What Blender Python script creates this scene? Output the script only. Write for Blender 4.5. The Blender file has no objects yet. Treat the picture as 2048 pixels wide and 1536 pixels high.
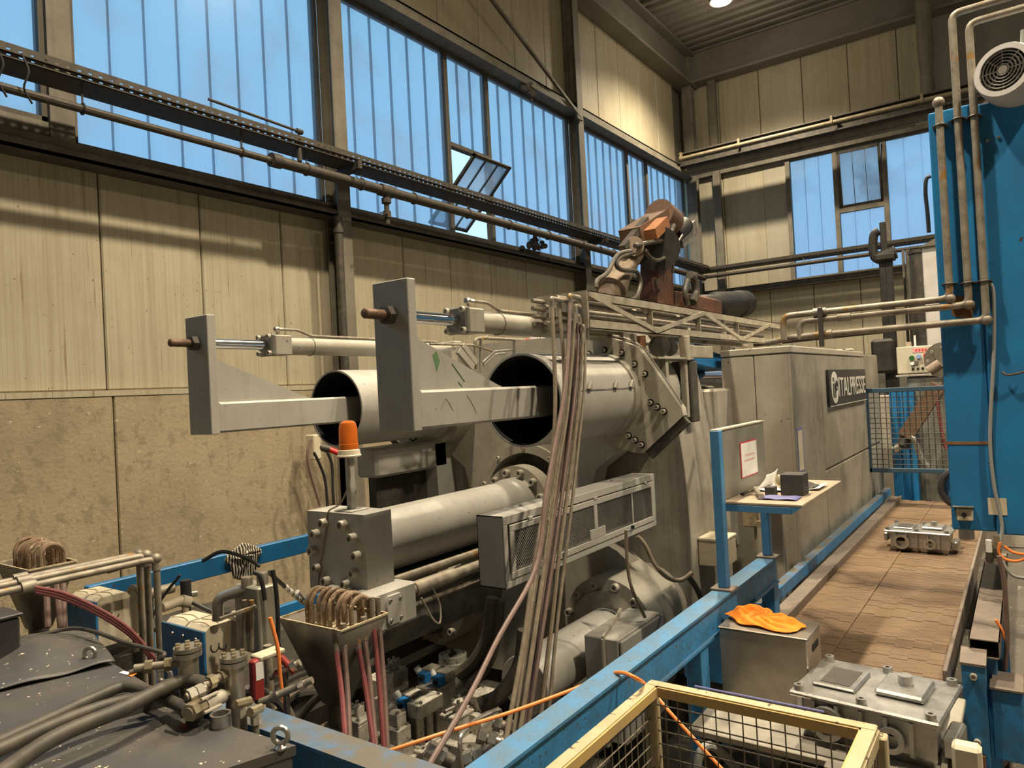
import bpy, math, random
from mathutils import Vector, Matrix, Quaternion
random.seed(7)
scene = bpy.context.scene
COL = scene.collection
V = Vector
# ---------------------------------------------------------------- camera, sky, exposure
# World: X along the long wall and the machine axis, Y towards the long wall, Z up, floor at z = 0 (metres).
EYE = V((0.0, 0.0, 2.3))
FPX = 1450.0
def _ray(px, py): return V(((px-1024.0)/FPX, -(py-768.0)/FPX, -1.0))
_X = _ray(2050, 733).normalized()
_Y = _ray(-1040, 893); _Y = (_Y - _X*_X.dot(_Y)).normalized()
_Z = _X.cross(_Y)
CAMROT = Matrix((_X, _Y, _Z))            # camera -> world
cam_data = bpy.data.cameras.new('camera'); cam_data.sensor_width = 36.0
cam_data.lens = FPX/2048.0*36.0; cam_data.clip_end = 200; cam_data.clip_start = 0.02
cam = bpy.data.objects.new('camera', cam_data); COL.objects.link(cam)
cam.matrix_world = Matrix.Translation(EYE) @ CAMROT.to_4x4()
scene.camera = cam

world = bpy.data.worlds.new('evening_sky'); scene.world = world; world.use_nodes = True
wn, wl = world.node_tree.nodes, world.node_tree.links
bg = wn['Background']; geo = wn.new('ShaderNodeNewGeometry'); sep = wn.new('ShaderNodeSeparateXYZ')
ramp = wn.new('ShaderNodeValToRGB'); mp = wn.new('ShaderNodeMapRange')
mp.inputs['From Min'].default_value = -1; mp.inputs['From Max'].default_value = 1
tcw = wn.new('ShaderNodeTexCoord')
wl.new(tcw.outputs['Generated'], sep.inputs[0]); wl.new(sep.outputs['Z'], mp.inputs['Value']); wl.new(mp.outputs[0], ramp.inputs[0])
cr = ramp.color_ramp
cr.elements[0].position = 0.0; cr.elements[0].color = (.10, .11, .12, 1)
cr.elements[1].position = 1.0; cr.elements[1].color = (.22, .50, .95, 1)
for pos, c in ((.49, (.14, .15, .16, 1)), (.52, (.46, .66, .92, 1)), (.62, (.42, .70, .95, 1)), (.78, (.36, .72, .96, 1))):
    e = cr.elements.new(pos); e.color = c
wl.new(ramp.outputs[0], bg.inputs['Color']); bg.inputs['Strength'].default_value = 1.6

vs = scene.view_settings
vs.view_transform = 'Standard'; vs.look = 'None'; vs.gamma = 1.0; vs.exposure = 0.0; vs.use_curve_mapping = False
scene.cycles.max_bounces = 6; scene.cycles.diffuse_bounces = 4; scene.cycles.transparent_max_bounces = 12
scene.cycles.sample_clamp_indirect = 6.0
LAMP_W = 3350.0
LAMP_COLOR = (1.0, .85, .61)

# ---------------------------------------------------------------- survey helper: photo pixel + one known coordinate -> point
def S(px, py, **k):
    (a, v), = k.items()
    d = CAMROT @ _ray(px, py); i = 'xyz'.index(a)
    return EYE + d*((v-EYE[i])/d[i])

# ---------------------------------------------------------------- mesh building
class MB:
    def __init__(s): s.v = []; s.f = []
    def add(s, vs_, fs): o = len(s.v); s.v += [tuple(p) for p in vs_]; s.f += [tuple(i+o for i in f) for f in fs]; return s
    def hexa(s, p): return s.add(p, [(0,3,2,1),(4,5,6,7),(0,1,5,4),(1,2,6,5),(2,3,7,6),(3,0,4,7)])
    def box(s, a, b):
        (x0,x1),(y0,y1),(z0,z1) = [sorted(t) for t in zip(a, b)]
        return s.hexa([(x0,y0,z0),(x1,y0,z0),(x1,y1,z0),(x0,y1,z0),(x0,y0,z1),(x1,y0,z1),(x1,y1,z1),(x0,y1,z1)])
    def cbox(s, a, b, c=.006):
        (x0,x1),(y0,y1),(z0,z1) = [sorted(t) for t in zip(a, b)]
        c = min(c, (x1-x0)*.4, (y1-y0)*.4, (z1-z0)*.4)
        pts, idx = [], {}
        for sx in (0,1):
            for sy in (0,1):
                for sz in (0,1):
                    X, Y, Z = (x0,x1)[sx], (y0,y1)[sy], (z0,z1)[sz]
                    ix, iy, iz = (c,-c)[sx], (c,-c)[sy], (c,-c)[sz]
                    for ax, q in enumerate(((X,Y+iy,Z+iz),(X+ix,Y,Z+iz),(X+ix,Y+iy,Z))):
                        idx[sx,sy,sz,ax] = len(pts); pts.append(q)
        g = lambda *k: idx[k]; F = []
        for q in (0,1):
            F += [(g(q,0,0,0),g(q,1,0,0),g(q,1,1,0),g(q,0,1,0)),(g(0,q,0,1),g(1,q,0,1),g(1,q,1,1),g(0,q,1,1)),(g(0,0,q,2),g(1,0,q,2),g(1,1,q,2),g(0,1,q,2))]
            for r in (0,1):
                F += [(g(q,r,0,0),g(q,r,1,0),g(q,r,1,1),g(q,r,0,1)),(g(q,0,r,0),g(q,1,r,0),g(q,1,r,2),g(q,0,r,2)),(g(0,q,r,1),g(1,q,r,1),g(1,q,r,2),g(0,q,r,2))]
                for t in (0,1): F.append((g(q,r,t,0),g(q,r,t,1),g(q,r,t,2)))
        return s.add(pts, F)
    def bar(s, a, b, w, h, up=(0,0,1)):
        a, b = V(a), V(b); d = (b-a).normalized(); u = V(up)
        if abs(d.dot(u)) > .98: u = V((1,0,0))
        r = d.cross(u).normalized(); u = r.cross(d)
        q = [(-1,-1),(1,-1),(1,1),(-1,1)]
        return s.hexa([a+r*(i*w/2)+u*(j*h/2) for i,j in q]+[b+r*(i*w/2)+u*(j*h/2) for i,j in q])
    def frame(s, d):
        d = V(d).normalized(); u = V((0,0,1)) if abs(d.z) < .9 else V((1,0,0))
        r = d.cross(u).normalized(); return r, r.cross(d)
    def lathe(s, o, d, prof, n=20, closed=False):
        o, d = V(o), V(d).normalized(); r, u = s.frame(d); pts = []
        for rad, t in prof:
            for k in range(n):
                a = 2*math.pi*k/n; pts.append(o+d*t+r*(rad*math.cos(a))+u*(rad*math.sin(a)))
        F = []; m = len(prof)
        for i in range(m-1 + (1 if closed else 0)):
            j = (i+1) % m
            for k in range(n): l = (k+1) % n; F.append((i*n+k, i*n+l, j*n+l, j*n+k))
        if not closed:
            if prof[0][0] > 1e-5: F.append(tuple(range(n-1,-1,-1)))
            if prof[-1][0] > 1e-5: F.append(tuple((m-1)*n+k for k in range(n)))
        return s.add(pts, F)
    def cyl(s, a, b, r, r2=None, n=18):
        a, b = V(a), V(b); return s.lathe(a, b-a, [(r,0),(r if r2 is None else r2,(b-a).length)], n)
    def pipe(s, a, b, r, ri, n=32):
        a, b = V(a), V(b); L = (b-a).length
        return s.lathe(a, b-a, [(ri,0),(r,0),(r,L),(ri,L)], n, closed=True)
    def torus(s, c, ax, R, r, n=20, m=8, a0=0, a1=2*math.pi):
        c, ax = V(c), V(ax).normalized(); e, u = s.frame(ax); pts = []
        full = abs(a1-a0-2*math.pi) < 1e-4; N = n if full else n+1
        for k in range(N):
            a = a0+(a1-a0)*k/n; d = e*math.cos(a)+u*math.sin(a)
            for j in range(m):
                b = 2*math.pi*j/m; pts.append(c+d*(R+r*math.cos(b))+ax*(r*math.sin(b)))
        F = [(k*m+j, ((k+1)%N)*m+j, ((k+1)%N)*m+(j+1)%m, k*m+(j+1)%m) for k in range(n) for j in range(m)]
        if not full: F += [tuple(range(m)), tuple((N-1)*m+j for j in range(m-1,-1,-1))]
        return s.add(pts, F)
    def tube(s, pts, r, n=8, smooth=0):
        P = [V(p) for p in pts]
        if smooth and len(P) > 2:
            Q = [P[0]*2-P[1]]+P+[P[-1]*2-P[-2]]; out = []
            for i in range(1, len(Q)-2):
                for k in range(smooth):
                    t = k/smooth; a,b,c,d = Q[i-1:i+3]
                    out.append(.5*((2*b)+(c-a)*t+(2*a-5*b+4*c-d)*t*t+(3*b-a-3*c+d)*t**3))
            P = out+[P[-1]]
        R = r if isinstance(r, (list,tuple)) else None
        t0 = (P[1]-P[0]).normalized(); rr, _ = s.frame(t0); V_, F = [], []
        for i, p in enumerate(P):
            t = ((P[min(i+1,len(P)-1)]-P[max(i-1,0)])).normalized()
            rr = (rr-t*rr.dot(t)); rr = rr.normalized() if rr.length > 1e-6 else s.frame(t)[0]
            uu = t.cross(rr); q = r if R is None else R[0]+(R[1]-R[0])*i/(len(P)-1)
            V_ += [p+rr*(q*math.cos(2*math.pi*k/n))+uu*(q*math.sin(2*math.pi*k/n)) for k in range(n)]
        for i in range(len(P)-1):
            for k in range(n): l = (k+1)%n; F.append((i*n+k, i*n+l, (i+1)*n+l, (i+1)*n+k))
        F += [tuple(range(n-1,-1,-1)), tuple((len(P)-1)*n+k for k in range(n))]
        return s.add(V_, F)
    def elbow_tube(s, pts, r, bend=.06, n=10):
        """polyline pipe with rounded corners"""
        P = [V(p) for p in pts]; out = [P[0]]
        for i in range(1, len(P)-1):
            a, b, c = P[i-1], P[i], P[i+1]; da, dc = (a-b), (c-b)
            q = min(bend, da.length*.45, dc.length*.45); p0, p2 = b+da.normalized()*q, b+dc.normalized()*q
            for k in range(6):
                t = k/5; out.append(p0*(1-t)**2+b*2*t*(1-t)+p2*t*t)
        return s.tube(out+[P[-1]], r, n)
    def prism(s, poly, vec):
        P = [V(p) for p in poly]; v = V(vec); n = len(P)
        return s.add(P+[p+v for p in P], [tuple(range(n-1,-1,-1)), tuple(range(n, 2*n))]+[(i,(i+1)%n,n+(i+1)%n,n+i) for i in range(n)])
    def sphere(s, c, r, n=12, m=8, sq=(1,1,1)):
        c = V(c); pts = [c+V((0,0,-r*sq[2]))]; F = []
        for j in range(1, m):
            a = -math.pi/2+math.pi*j/m
            for k in range(n):
                b = 2*math.pi*k/n; pts.append(c+V((r*sq[0]*math.cos(a)*math.cos(b), r*sq[1]*math.cos(a)*math.sin(b), r*sq[2]*math.sin(a))))
        pts.append(c+V((0,0,r*sq[2]))); L = len(pts)-1
        for k in range(n):
            l = (k+1)%n; F.append((0,1+l,1+k)); F.append((L, L-n+k, L-n+l))
            for j in range(m-2): F.append((1+j*n+k, 1+j*n+l, 1+(j+1)*n+l, 1+(j+1)*n+k))
        return s.add(pts, F)
    def xform(s, M): s.v = [tuple(M @ V(p)) for p in s.v]; return s
    def mesh(s, name, mat, angle=35):
        me = bpy.data.meshes.new(name); me.from_pydata(s.v, [], s.f); me.update()
        import bmesh as _bm
        b = _bm.new(); b.from_mesh(me); _bm.ops.recalc_face_normals(b, faces=b.faces); b.to_mesh(me); b.free()
        me.polygons.foreach_set('use_smooth', [True]*len(me.polygons)); me.set_sharp_from_angle(angle=math.radians(angle))
        if mat: me.materials.append(mat)
        return me
    def build(s, name, mat, parent=None, label=None, angle=35):
        o = bpy.data.objects.new(name, s.mesh(name, mat, angle)); COL.objects.link(o)
        if parent: attach(o, parent)
        if label: o['label'] = label
        return o
WORLD = {}
def wmat(o): return WORLD.get(o.name, Matrix.Identity(4))
def attach(o, p): o.parent = p; o.matrix_parent_inverse = wmat(p).inverted()
def place(name, me, M, parent, label=None):
    o = bpy.data.objects.new(name, me); COL.objects.link(o); o.matrix_basis = M; WORLD[o.name] = M
    if parent: attach(o, parent)
    if label: o['label'] = label
    return o
def T(*p): return Matrix.Translation(V(p) if len(p) == 3 else p[0])
def facing(p, d, roll=0):
    """matrix that puts local +Z along d at p"""
    return Matrix.Translation(V(p)) @ V(d).to_track_quat('Z', 'Y').to_matrix().to_4x4() @ Matrix.Rotation(roll, 4, 'Z')
def tag(o, label, cat, group=None, kind=None):
    o['label'] = label; o['category'] = cat
    if group: o['group'] = group
    if kind: o['kind'] = kind
    return o
def struct(o): o['kind'] = 'structure'; return o
def thing(name, label, cat, loc, group=None):
    o = bpy.data.objects.new(name, None); COL.objects.link(o); o.empty_display_size = .1
    o.location = V(loc); WORLD[o.name] = Matrix.Translation(V(loc)); return tag(o, label, cat, group)
def dup(root, off, label=None, group=None, mirror=None):
    kids = lambda o: [c for c in bpy.data.objects if c.parent == o]
    def rec(o, par):
        c = o.copy(); COL.objects.link(c)
        if par is not None: c.parent = par
        for k in kids(o): rec(k, c)
        return c
    r = rec(root, None); r.location = root.location+V(off); WORLD[r.name] = Matrix.Translation(r.location)
    if label: r['label'] = label
    if group: r['group'] = group
    return r

# ---------------------------------------------------------------- materials
MATS = {}
def material(name, base, rough=.5, metal=0.0, dirt=None, amount=.5, scale=6.0, streak=None, bump=0.0, bscale=40.0, spots=None, wear=None, spec=.4, top=None, drips=None):
    """painted or bare surface: base colour, large grime, vertical streaks, specks and fine relief, all from world position"""
    m = bpy.data.materials.new(name); m.use_nodes = True; n, l = m.node_tree.nodes, m.node_tree.links
    b = n['Principled BSDF']; b.inputs['Roughness'].default_value = rough; b.inputs['Metallic'].default_value = metal
    b.inputs['Specular IOR Level'].default_value = spec
    g = n.new('ShaderNodeNewGeometry'); col = n.new('ShaderNodeRGB'); col.outputs[0].default_value = (*base, 1); out = col.outputs[0]
    def noise(sc, det=4, vec=None, ro=.6):
        t = n.new('ShaderNodeTexNoise'); t.inputs['Scale'].default_value = sc; t.inputs['Detail'].default_value = det; t.inputs['Roughness'].default_value = ro
        l.new(vec or g.outputs['Position'], t.inputs['Vector']); return t.outputs['Fac']
    def rng(s_, a, b_, lo=0, hi=1):
        r = n.new('ShaderNodeMapRange'); r.inputs[1].default_value = a; r.inputs[2].default_value = b_; r.inputs[3].default_value = lo; r.inputs[4].default_value = hi
        l.new(s_, r.inputs[0]); return r.outputs[0]
    def mix(f, c):
        nonlocal out
        x = n.new('ShaderNodeMix'); x.data_type = 'RGBA'; l.new(f, x.inputs[0]); l.new(out, x.inputs[6]); x.inputs[7].default_value = (*c, 1); out = x.outputs[2]
    def scaled(sx, sy, sz):
        mpn = n.new('ShaderNodeMapping'); mpn.inputs['Scale'].default_value = (sx, sy, sz); l.new(g.outputs['Position'], mpn.inputs['Vector']); return mpn.outputs[0]
    if dirt: mix(rng(noise(scale, 8, None, .68), .40, .66, 0, amount), dirt)
    if wear: mix(rng(noise(wear[1], 8, None, .75), wear[2], wear[2]+.06), wear[0])
    if streak: mix(rng(noise(1.0, 5, scaled(streak[1], streak[1], .35)), streak[2] if len(streak) > 2 else .5, .8, 0, streak[3] if len(streak) > 3 else .6), streak[0])
    for dr_ in (drips or ()): mix(rng(noise(1.0, 3, scaled(dr_[1], dr_[1], dr_[4])), dr_[2], dr_[2]+.06, 0, dr_[3]), dr_[0])
    if spots: mix(rng(noise(spots[1], 3), spots[2]-.085, spots[2]-.055), spots[0])
    if top:
        s3 = n.new('ShaderNodeSeparateXYZ'); l.new(g.outputs['Normal'], s3.inputs[0]); mu = n.new('ShaderNodeMath'); mu.operation = 'MULTIPLY'
        l.new(rng(s3.outputs['Z'], .6, .95), mu.inputs[0]); l.new(rng(noise(9, 5), .3, .62, .25, top[1]), mu.inputs[1]); mix(mu.outputs[0], top[0])
    l.new(out, b.inputs['Base Color'])
    if bump:
        bp = n.new('ShaderNodeBump'); bp.inputs['Strength'].default_value = bump; bp.inputs['Distance'].default_value = .01
        l.new(noise(bscale, 4), bp.inputs['Height']); l.new(bp.outputs[0], b.inputs['Normal'])
    MATS[name] = m; return m
M = MATS
GR, DK = (.16, .14, .11), (.05, .045, .04)
material('machine_grey', (.385, .36, .305), .5, 0, (.215, .19, .15), .6, 3.0, ((.2, .18, .15), 9, .55, .45), .04, 60, (DK, 38, .77), top=((.42, .385, .31), .5))
material('arm_grey', (.385, .372, .342), .42, 0, (.285, .265, .235), .55, 3.0, ((.22, .19, .16), 12, .58, .5), .03, 60, (GR, 30, .78))
material('machine_dark', (.20, .19, .165), .55, 0, (.05, .045, .04), .8, 5.0, None, .08, 40)
material('stained_grey', (.40, .37, .31), .55, 0, (.17, .15, .12), .75, 2.4, ((.055, .05, .045), 8, .46, .9), .06, 50, (DK, 40, .80))
material('stained_black', (.085, .075, .062), .6, 0, (.03, .027, .024), .9, 6, ((.16, .14, .11), 10, .5, .6), .15, 40)
material('valve_grey', (.55, .52, .45), .45, .1, (.25, .22, .18), .75, 14, None, .06, 60, (DK, 45, .72))
material('black_grime', (.028, .025, .022), .7, 0, (.075, .065, .05), .7, 9, None, .25, 30)
material('soot', (.013, .012, .011), .6, 0, (.05, .04, .032), .6, 9, None, .2, 30)
material('gate_blue', (.028, .065, .105), .5, 0, (.03, .045, .06), .5, 8)
material('steel', (.50, .48, .45), .32, .85, (.22, .19, .16), .6, 14)
material('chrome', (.78, .78, .78), .12, 1.0)
material('dark_steel', (.06, .056, .05), .5, .4, (.15, .125, .10), .6, 12, None, .08, 60)
material('frame_brown', (.09, .077, .058), .6, .1, (.05, .043, .035), .7, 5, ((.19, .165, .12), 10, .5, .6), .08, 50)
material('column_grey', (.178, .16, .125), .6, 0, (.09, .077, .056), .7, 2.5, ((.07, .06, .05), 8, .5, .7), .06, 50)
material('tray_metal', (.038, .032, .026), .6, .1, (.085, .066, .044), .6, 16, None, .1, 60)
material('pipe_dirty', (.30, .265, .21), .5, .3, (.13, .105, .08), .8, 11, None, .06, 60, ((.30, .17, .06), 7, .72))
material('pipe_yellow', (.27, .22, .14), .5, .1, (.13, .105, .07), .8, 9, None, .06, 60)
material('truss_tan', (.40, .36, .28), .6, 0, (.20, .17, .13), .8, 9, None, .08, 60)
material('hose_olive', (.235, .195, .14), .55, 0, (.13, .10, .075), .8, 18)
material('hose_rose', (.185, .12, .105), .55, 0, (.11, .075, .065), .7, 18)
material('hose_red', (.21, .055, .06), .45, 0, (.10, .04, .04), .6, 25)
material('hose_black', (.05, .045, .038), .5, 0, (.12, .10, .075), .7, 9)
material('cable_black', (.02, .02, .021), .5)
material('cable_grey', (.28, .28, .27), .5)
material('orange_hose', (.85, .25, .06), .4)
material('blue_paint', (.016, .17, .42), .42, 0, (.02, .11, .25), .6, 5, None, .03, 50, ((.09, .055, .035), 26, .74))
material('blue_worn', (.03, .20, .46), .5, 0, (.05, .09, .12), .65, 11, None, .08, 50, ((.06, .05, .04), 30, .76), top=((.13, .115, .092), 1.15))
material('blue_rail', (.04, .22, .48), .5, 0, (.04, .10, .17), .55, 9, None, .12, 40, ((.07, .07, .06), 55, .71), top=((.14, .17, .18), .55))
material('blue_tower', (.014, .185, .43), .4, 0, (.02, .115, .27), .7, 1.6, ((.02, .105, .25), 4, .5, .4), .03, 50, ((.05, .045, .04), 16, .77))
material('blue_post', (.06, .22, .45), .45, 0, (.05, .14, .27), .5, 8)
material('rust', (.26, .115, .045), .75, 0, (.10, .055, .03), .7, 14, None, .2, 60)
material('rust_thread', (.17, .10, .065), .6, .3, (.08, .05, .035), .7, 30, None, .3, 200)
material('belt_brown', (.21, .14, .085), .55, .25, (.115, .07, .042), .8, 2.2, None, .06, 90, ((.30, .23, .16), 40, .76))
material('rail_dusty', (.17, .14, .12), .6, .2, (.28, .22, .17), .6, 8, None, .06, 50)
material('stainless', (.42, .39, .34), .34, .75, (.25, .22, .18), .7, 4, ((.3, .27, .22), 10, .5, .5))
material('sheet_dull', (.40, .37, .31), .45, .4, (.20, .18, .15), .8, 2.2, ((.46, .44, .40), 5, .5, .5), .03, 50)
material('enclosure_grey', (.37, .335, .275), .55, 0, (.25, .215, .17), .7, 1.8, ((.47, .43, .37), 6, .52, .55), .04, 50, (DK, 24, .78))
material('alu_cast', (.55, .54, .52), .36, .9, (.2, .19, .18), .6, 9, None, .08, 60)
material('cage_cream', (.44, .37, .24), .6, 0, (.34, .27, .14), .7, 6, ((.20, .16, .09), 10, .6, .5), .1, 50, ((.10, .075, .05), 26, .72))
material('cage_yellow', (.55, .36, .12), .6, 0, (.42, .32, .17), .8, 6, None, .1, 50)
material('wire', (.22, .19, .145), .5, .3, (.10, .08, .06), .6, 25)
material('orange_cloth', (.90, .24, .012), .85, 0, (.42, .13, .03), .5, 12, None, .2, 160)
material('white_paper', (.80, .79, .77), .7)
material('red_print', (.60, .05, .06), .6)
material('pink_print', (.70, .34, .32), .7)
material('blue_print', (.16, .16, .36), .6)
material('cream_plastic', (.60, .53, .40), .5, 0, (.42, .35, .24), .6, 8, None, .03, 50)
material('control_cream', (.58, .54, .42), .5, 0, (.45, .40, .29), .5, 6)
material('black_lid', (.060, .060, .066), .5, 0, (.11, .095, .078), .75, 2.6, None, .05, 40, ((.66, .58, .44), 34, .765))
material('black_rubber', (.016, .015, .015), .6)
material('brass', (.42, .36, .24), .38, .7, (.2, .16, .10), .6, 25)
material('bolt_cream', (.47, .43, .36), .5, .1, (.25, .22, .18), .6, 30)
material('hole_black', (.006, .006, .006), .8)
material('robot_rust', (.165, .07, .04), .6, 0, (.06, .04, .03), .95, 4, None, .12, 40, ((.05, .04, .035), 30, .74))
material('robot_orange', (.33, .13, .045), .55, 0, (.20, .09, .045), .8, 11, None, .1, 40)
material('robot_pale', (.25, .19, .14), .55, 0, (.12, .085, .06), .8, 9, None, .1, 40)
material('warning_yellow', (.80, .55, .02), .5)
material('valve_blue', (.02, .19, .50), .4)
material('sign_dark', (.032, .030, .032), .45, 0, (.055, .05, .05), .5, 8)
material('sign_white', (.58, .57, .52), .5, 0, (.38, .36, .32), .5, 20)
material('green_button', (.03, .12, .03), .3); material('red_button', (.60, .03, .03), .3); material('blue_button', (.25, .35, .65), .3); material('white_button', (.85, .85, .82), .3)
material('red_paint', (.26, .03, .025), .45); material('gate_wire', (.035, .033, .03), .55); material('green_scrape', (.10, .20, .085), .7)
material('white_column', (.52, .50, .49), .55, 0, (.36, .33, .31), .6, 3)
material('graphite', (.05, .047, .043), .6, 0, (.085, .075, .065), .5, 20)
material('board_grey', (.25, .235, .20), .5, .1, (.17, .155, .13), .6, 5, None, .05, 80)
material('table_top', (.38, .31, .23), .6, 0, (.24, .19, .14), .6, 12)
material('deck_grey', (.20, .18, .155), .55, .1, (.12, .105, .09), .6, 1.2)
material('copper_crust', (.23, .17, .115), .7, 0, (.15, .065, .025), .85, 22, None, .3, 120, ((.50, .43, .30), 40, .70))
material('hopper_steel', (.15, .132, .108), .42, .5, (.085, .07, .055), .7, 5, ((.10, .05, .03), 20, .62, .5))
material('scale_crust', (.52, .45, .31), .8, 0, (.34, .25, .13), .7, 24, None, .5, 120)
material('nest_dirt', (.085, .075, .062), .9, 0, (.20, .17, .13), .6, 22, None, .6, 60)
material('concrete', (.33, .27, .175), .85, 0, (.215, .175, .115), .65, 1.3, ((.19, .15, .10), 5, .52, .5), .6, 26, ((.45, .40, .30), 20, .745), drips=(((.14, .105, .07), 16, .66, .5, .8), ((.18, .145, .095), 9, .56, .5, 7.0), ((.12, .09, .06), 34, .66, .6, 26.0)))
material('panel_cream', (.40, .358, .262), .5, 0, (.305, .265, .185), .6, 1.1, ((.24, .19, .115), 10, .5, .6), .05, 40, ((.13, .09, .05), 26, .79), drips=(((.15, .095, .05), 26, .655, .7, .8), ((.27, .225, .14), 90, .5, .35, .5)))
material('panel_grey', (.34, .31, .24), .55, 0, (.27, .24, .175), .5, 1.2, ((.25, .20, .13), 10, .52, .5), .05, 40)
material('floor_concrete', (.105, .092, .076), .7, 0, (.06, .052, .045), .8, 1.5, None, .2, 20, ((.30, .27, .22), 16, .72))
def glow(name, col, s_):
    m = bpy.data.materials.new(name); m.use_nodes = True; b = m.node_tree.nodes['Principled BSDF']
    b.inputs['Emission Color'].default_value = (*col, 1); b.inputs['Emission Strength'].default_value = s_; MATS[name] = m
glow('lamp_glow', (1, .9, .7), 30)
def glass(name, tint, clear, dirt_amount, seed):
    """wired cast-glass plank: part of the sky shows through, the rest is scattered"""
    m = bpy.data.materials.new(name); m.use_nodes = True; n, l = m.node_tree.nodes, m.node_tree.links
    for k in list(n):
        if k.type != 'OUTPUT_MATERIAL': n.remove(k)
    o = n['Material Output']; tr = n.new('ShaderNodeBsdfTransparent'); tl = n.new('ShaderNodeBsdfTranslucent'); df = n.new('ShaderNodeBsdfDiffuse'); gl = n.new('ShaderNodeBsdfGlossy')
    tr.inputs[0].default_value = (*tint, 1); tl.inputs[0].default_value = (*tint, 1); df.inputs[0].default_value = (.22, .19, .15, 1); gl.inputs['Roughness'].default_value = .25
    a = n.new('ShaderNodeMixShader'); a.inputs[0].default_value = clear; l.new(tl.outputs[0], a.inputs[1]); l.new(tr.outputs[0], a.inputs[2])
    t = n.new('ShaderNodeTexNoise'); t.inputs['Scale'].default_value = 1.3; t.inputs['Detail'].default_value = 8; g = n.new('ShaderNodeNewGeometry'); l.new(g.outputs['Position'], t.inputs['Vector'])
    r = n.new('ShaderNodeMapRange'); r.inputs[1].default_value = .50; r.inputs[2].default_value = .85; r.inputs[4].default_value = dirt_amount; l.new(t.outputs['Fac'], r.inputs[0])
    b = n.new('ShaderNodeMixShader'); l.new(r.outputs[0], b.inputs[0]); l.new(a.outputs[0], b.inputs[1]); l.new(df.outputs[0], b.inputs[2])
    c = n.new('ShaderNodeMixShader'); c.inputs[0].default_value = .015; l.new(b.outputs[0], c.inputs[1]); l.new(gl.outputs[0], c.inputs[2]); l.new(c.outputs[0], o.inputs[0]); MATS[name] = m
glass('glass_plank', (.50, .585, .665), .6, .35, 1)
glass('glass_sash', (.46, .50, .55), .3, .9, 2)
def amber():
    m = bpy.data.materials.new('amber_dome'); m.use_nodes = True; b = m.node_tree.nodes['Principled BSDF']
    b.inputs['Base Color'].default_value = (1.0, .26, .03, 1); b.inputs['Transmission Weight'].default_value = .6; b.inputs['Roughness'].default_value = .18; MATS['amber_dome'] = m
amber()

# ================================================================ SETTING
CEIL = 10.6; YW = 6.87; XE = 18.0
X0, Y0 = -5.0, -9.0
struct(MB().box((X0-.3, Y0-.3, -.2), (XE+.3, 7.3, 0)).build('floor', M['floor_concrete']))
# ceiling: trapezoidal steel deck, ribs across the hall
prof = []
x = X0
while x < XE+.2:
    prof += [(x, CEIL), (x+.03, CEIL+.09), (x+.15, CEIL+.09), (x+.18, CEIL)]; x += .30
mb = MB(); n = len(prof)
mb.add([(a, Y0, z) for a, z in prof]+[(a, 7.2, z) for a, z in prof], [(i, i+1, n+i+1, n+i) for i in range(n-1)])
mb.box((X0, Y0, CEIL+.2), (XE+.3, 7.2, CEIL+.3))
struct(mb.build('ceiling', M['deck_grey'], angle=20))
# walls: backing, plinth, panels
def wall(name, mat, boxes):
    b = MB()
    for a, c in boxes: b.box(a, c)
    return struct(b.build(name, mat))
wl_ = wall('wall_left', M['column_grey'], [((X0, YW+.06, 0), (XE+.3, 7.2, 4.55)), ((X0, YW+.06, 7.62), (XE+.3, 7.2, CEIL+.1))])
we_ = wall('wall_end', M['column_grey'], [((XE+.06, Y0, 0), (XE+.3, 7.2, 4.5)), ((XE+.06, Y0, 7.55), (XE+.3, 7.2, CEIL+.1)), ((XE+.06, 4.4, 4.5), (XE+.3, 7.2, 7.55)), ((XE+.06, Y0, 4.5), (XE+.3, .2, 7.55))])
wall('wall_right', M['panel_grey'], [((X0, Y0-.3, 0), (XE+.3, Y0, CEIL+.1))])
wall('wall_back', M['panel_grey'], [((X0-.3, Y0, 0), (X0, 7.2, CEIL+.1))])
xs = [X0, -2.7, .3, 3.3, 6.3, 9.3, 12.3, 15.3, XE]
for a, b in zip(xs, xs[1:]):
    if b > 0: MB().cbox((a+.006, YW-.07, 0), (b-.006, YW+.06, 2.46), .01).build('concrete_panel', M['concrete'], wl_)
MB().box((X0, YW-.075, 2.462), (XE, YW+.06, 2.515)).build('ledge', M['panel_cream'], wl_)
def panel_mesh(w, z0, z1, mat):
    b = MB(); b.cbox((-w/2, 0, z0), (w/2, .06, z1), .012)
    return b.mesh('wall_panel', mat)
pm_lo, pm_hi, pm_sh = panel_mesh(.988, 2.52, 4.56, M['panel_cream']), panel_mesh(.988, 7.62, CEIL, M['panel_cream']), None
for k in range(-1, 18):
    xc = k+.785
    if xc < 1.4 or xc > 17.6: continue
    place('wall_panel', pm_lo, T(xc, YW, 0), wl_)
    if xc > 6.5: place('wall_panel', pm_hi, T(xc, YW, 0), wl_)
pe_lo, pe_hi, pe_mid = panel_mesh(.988, 0, 4.5, M['panel_cream']), panel_mesh(.988, 7.55, CEIL, M['panel_cream']), panel_mesh(.988, 4.62, 7.5, M['panel_cream'])
RZ = Matrix.Rotation(math.radians(-90), 4, 'Z')
for k in range(0, 8):
    yc = 6.45-k
    if k < 7: place('wall_panel', pe_lo, T(XE, yc, 0) @ RZ, we_)
    if yc > 1.3: place('wall_panel', pe_hi, T(XE, yc, 0) @ RZ, we_)
    if yc > 4.8: place('wall_panel', pe_mid, T(XE, yc, 0) @ RZ, we_)
MB().box((XE-.005, 4.40, 4.62), (XE+.06, 4.95, 7.5)).build('wall_panel', M['panel_grey'], we_)
MB().box((XE-.02, Y0, 4.7), (XE+.05, 1.3, CEIL)).build('dark_cladding', M['deck_grey'], we_)
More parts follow.
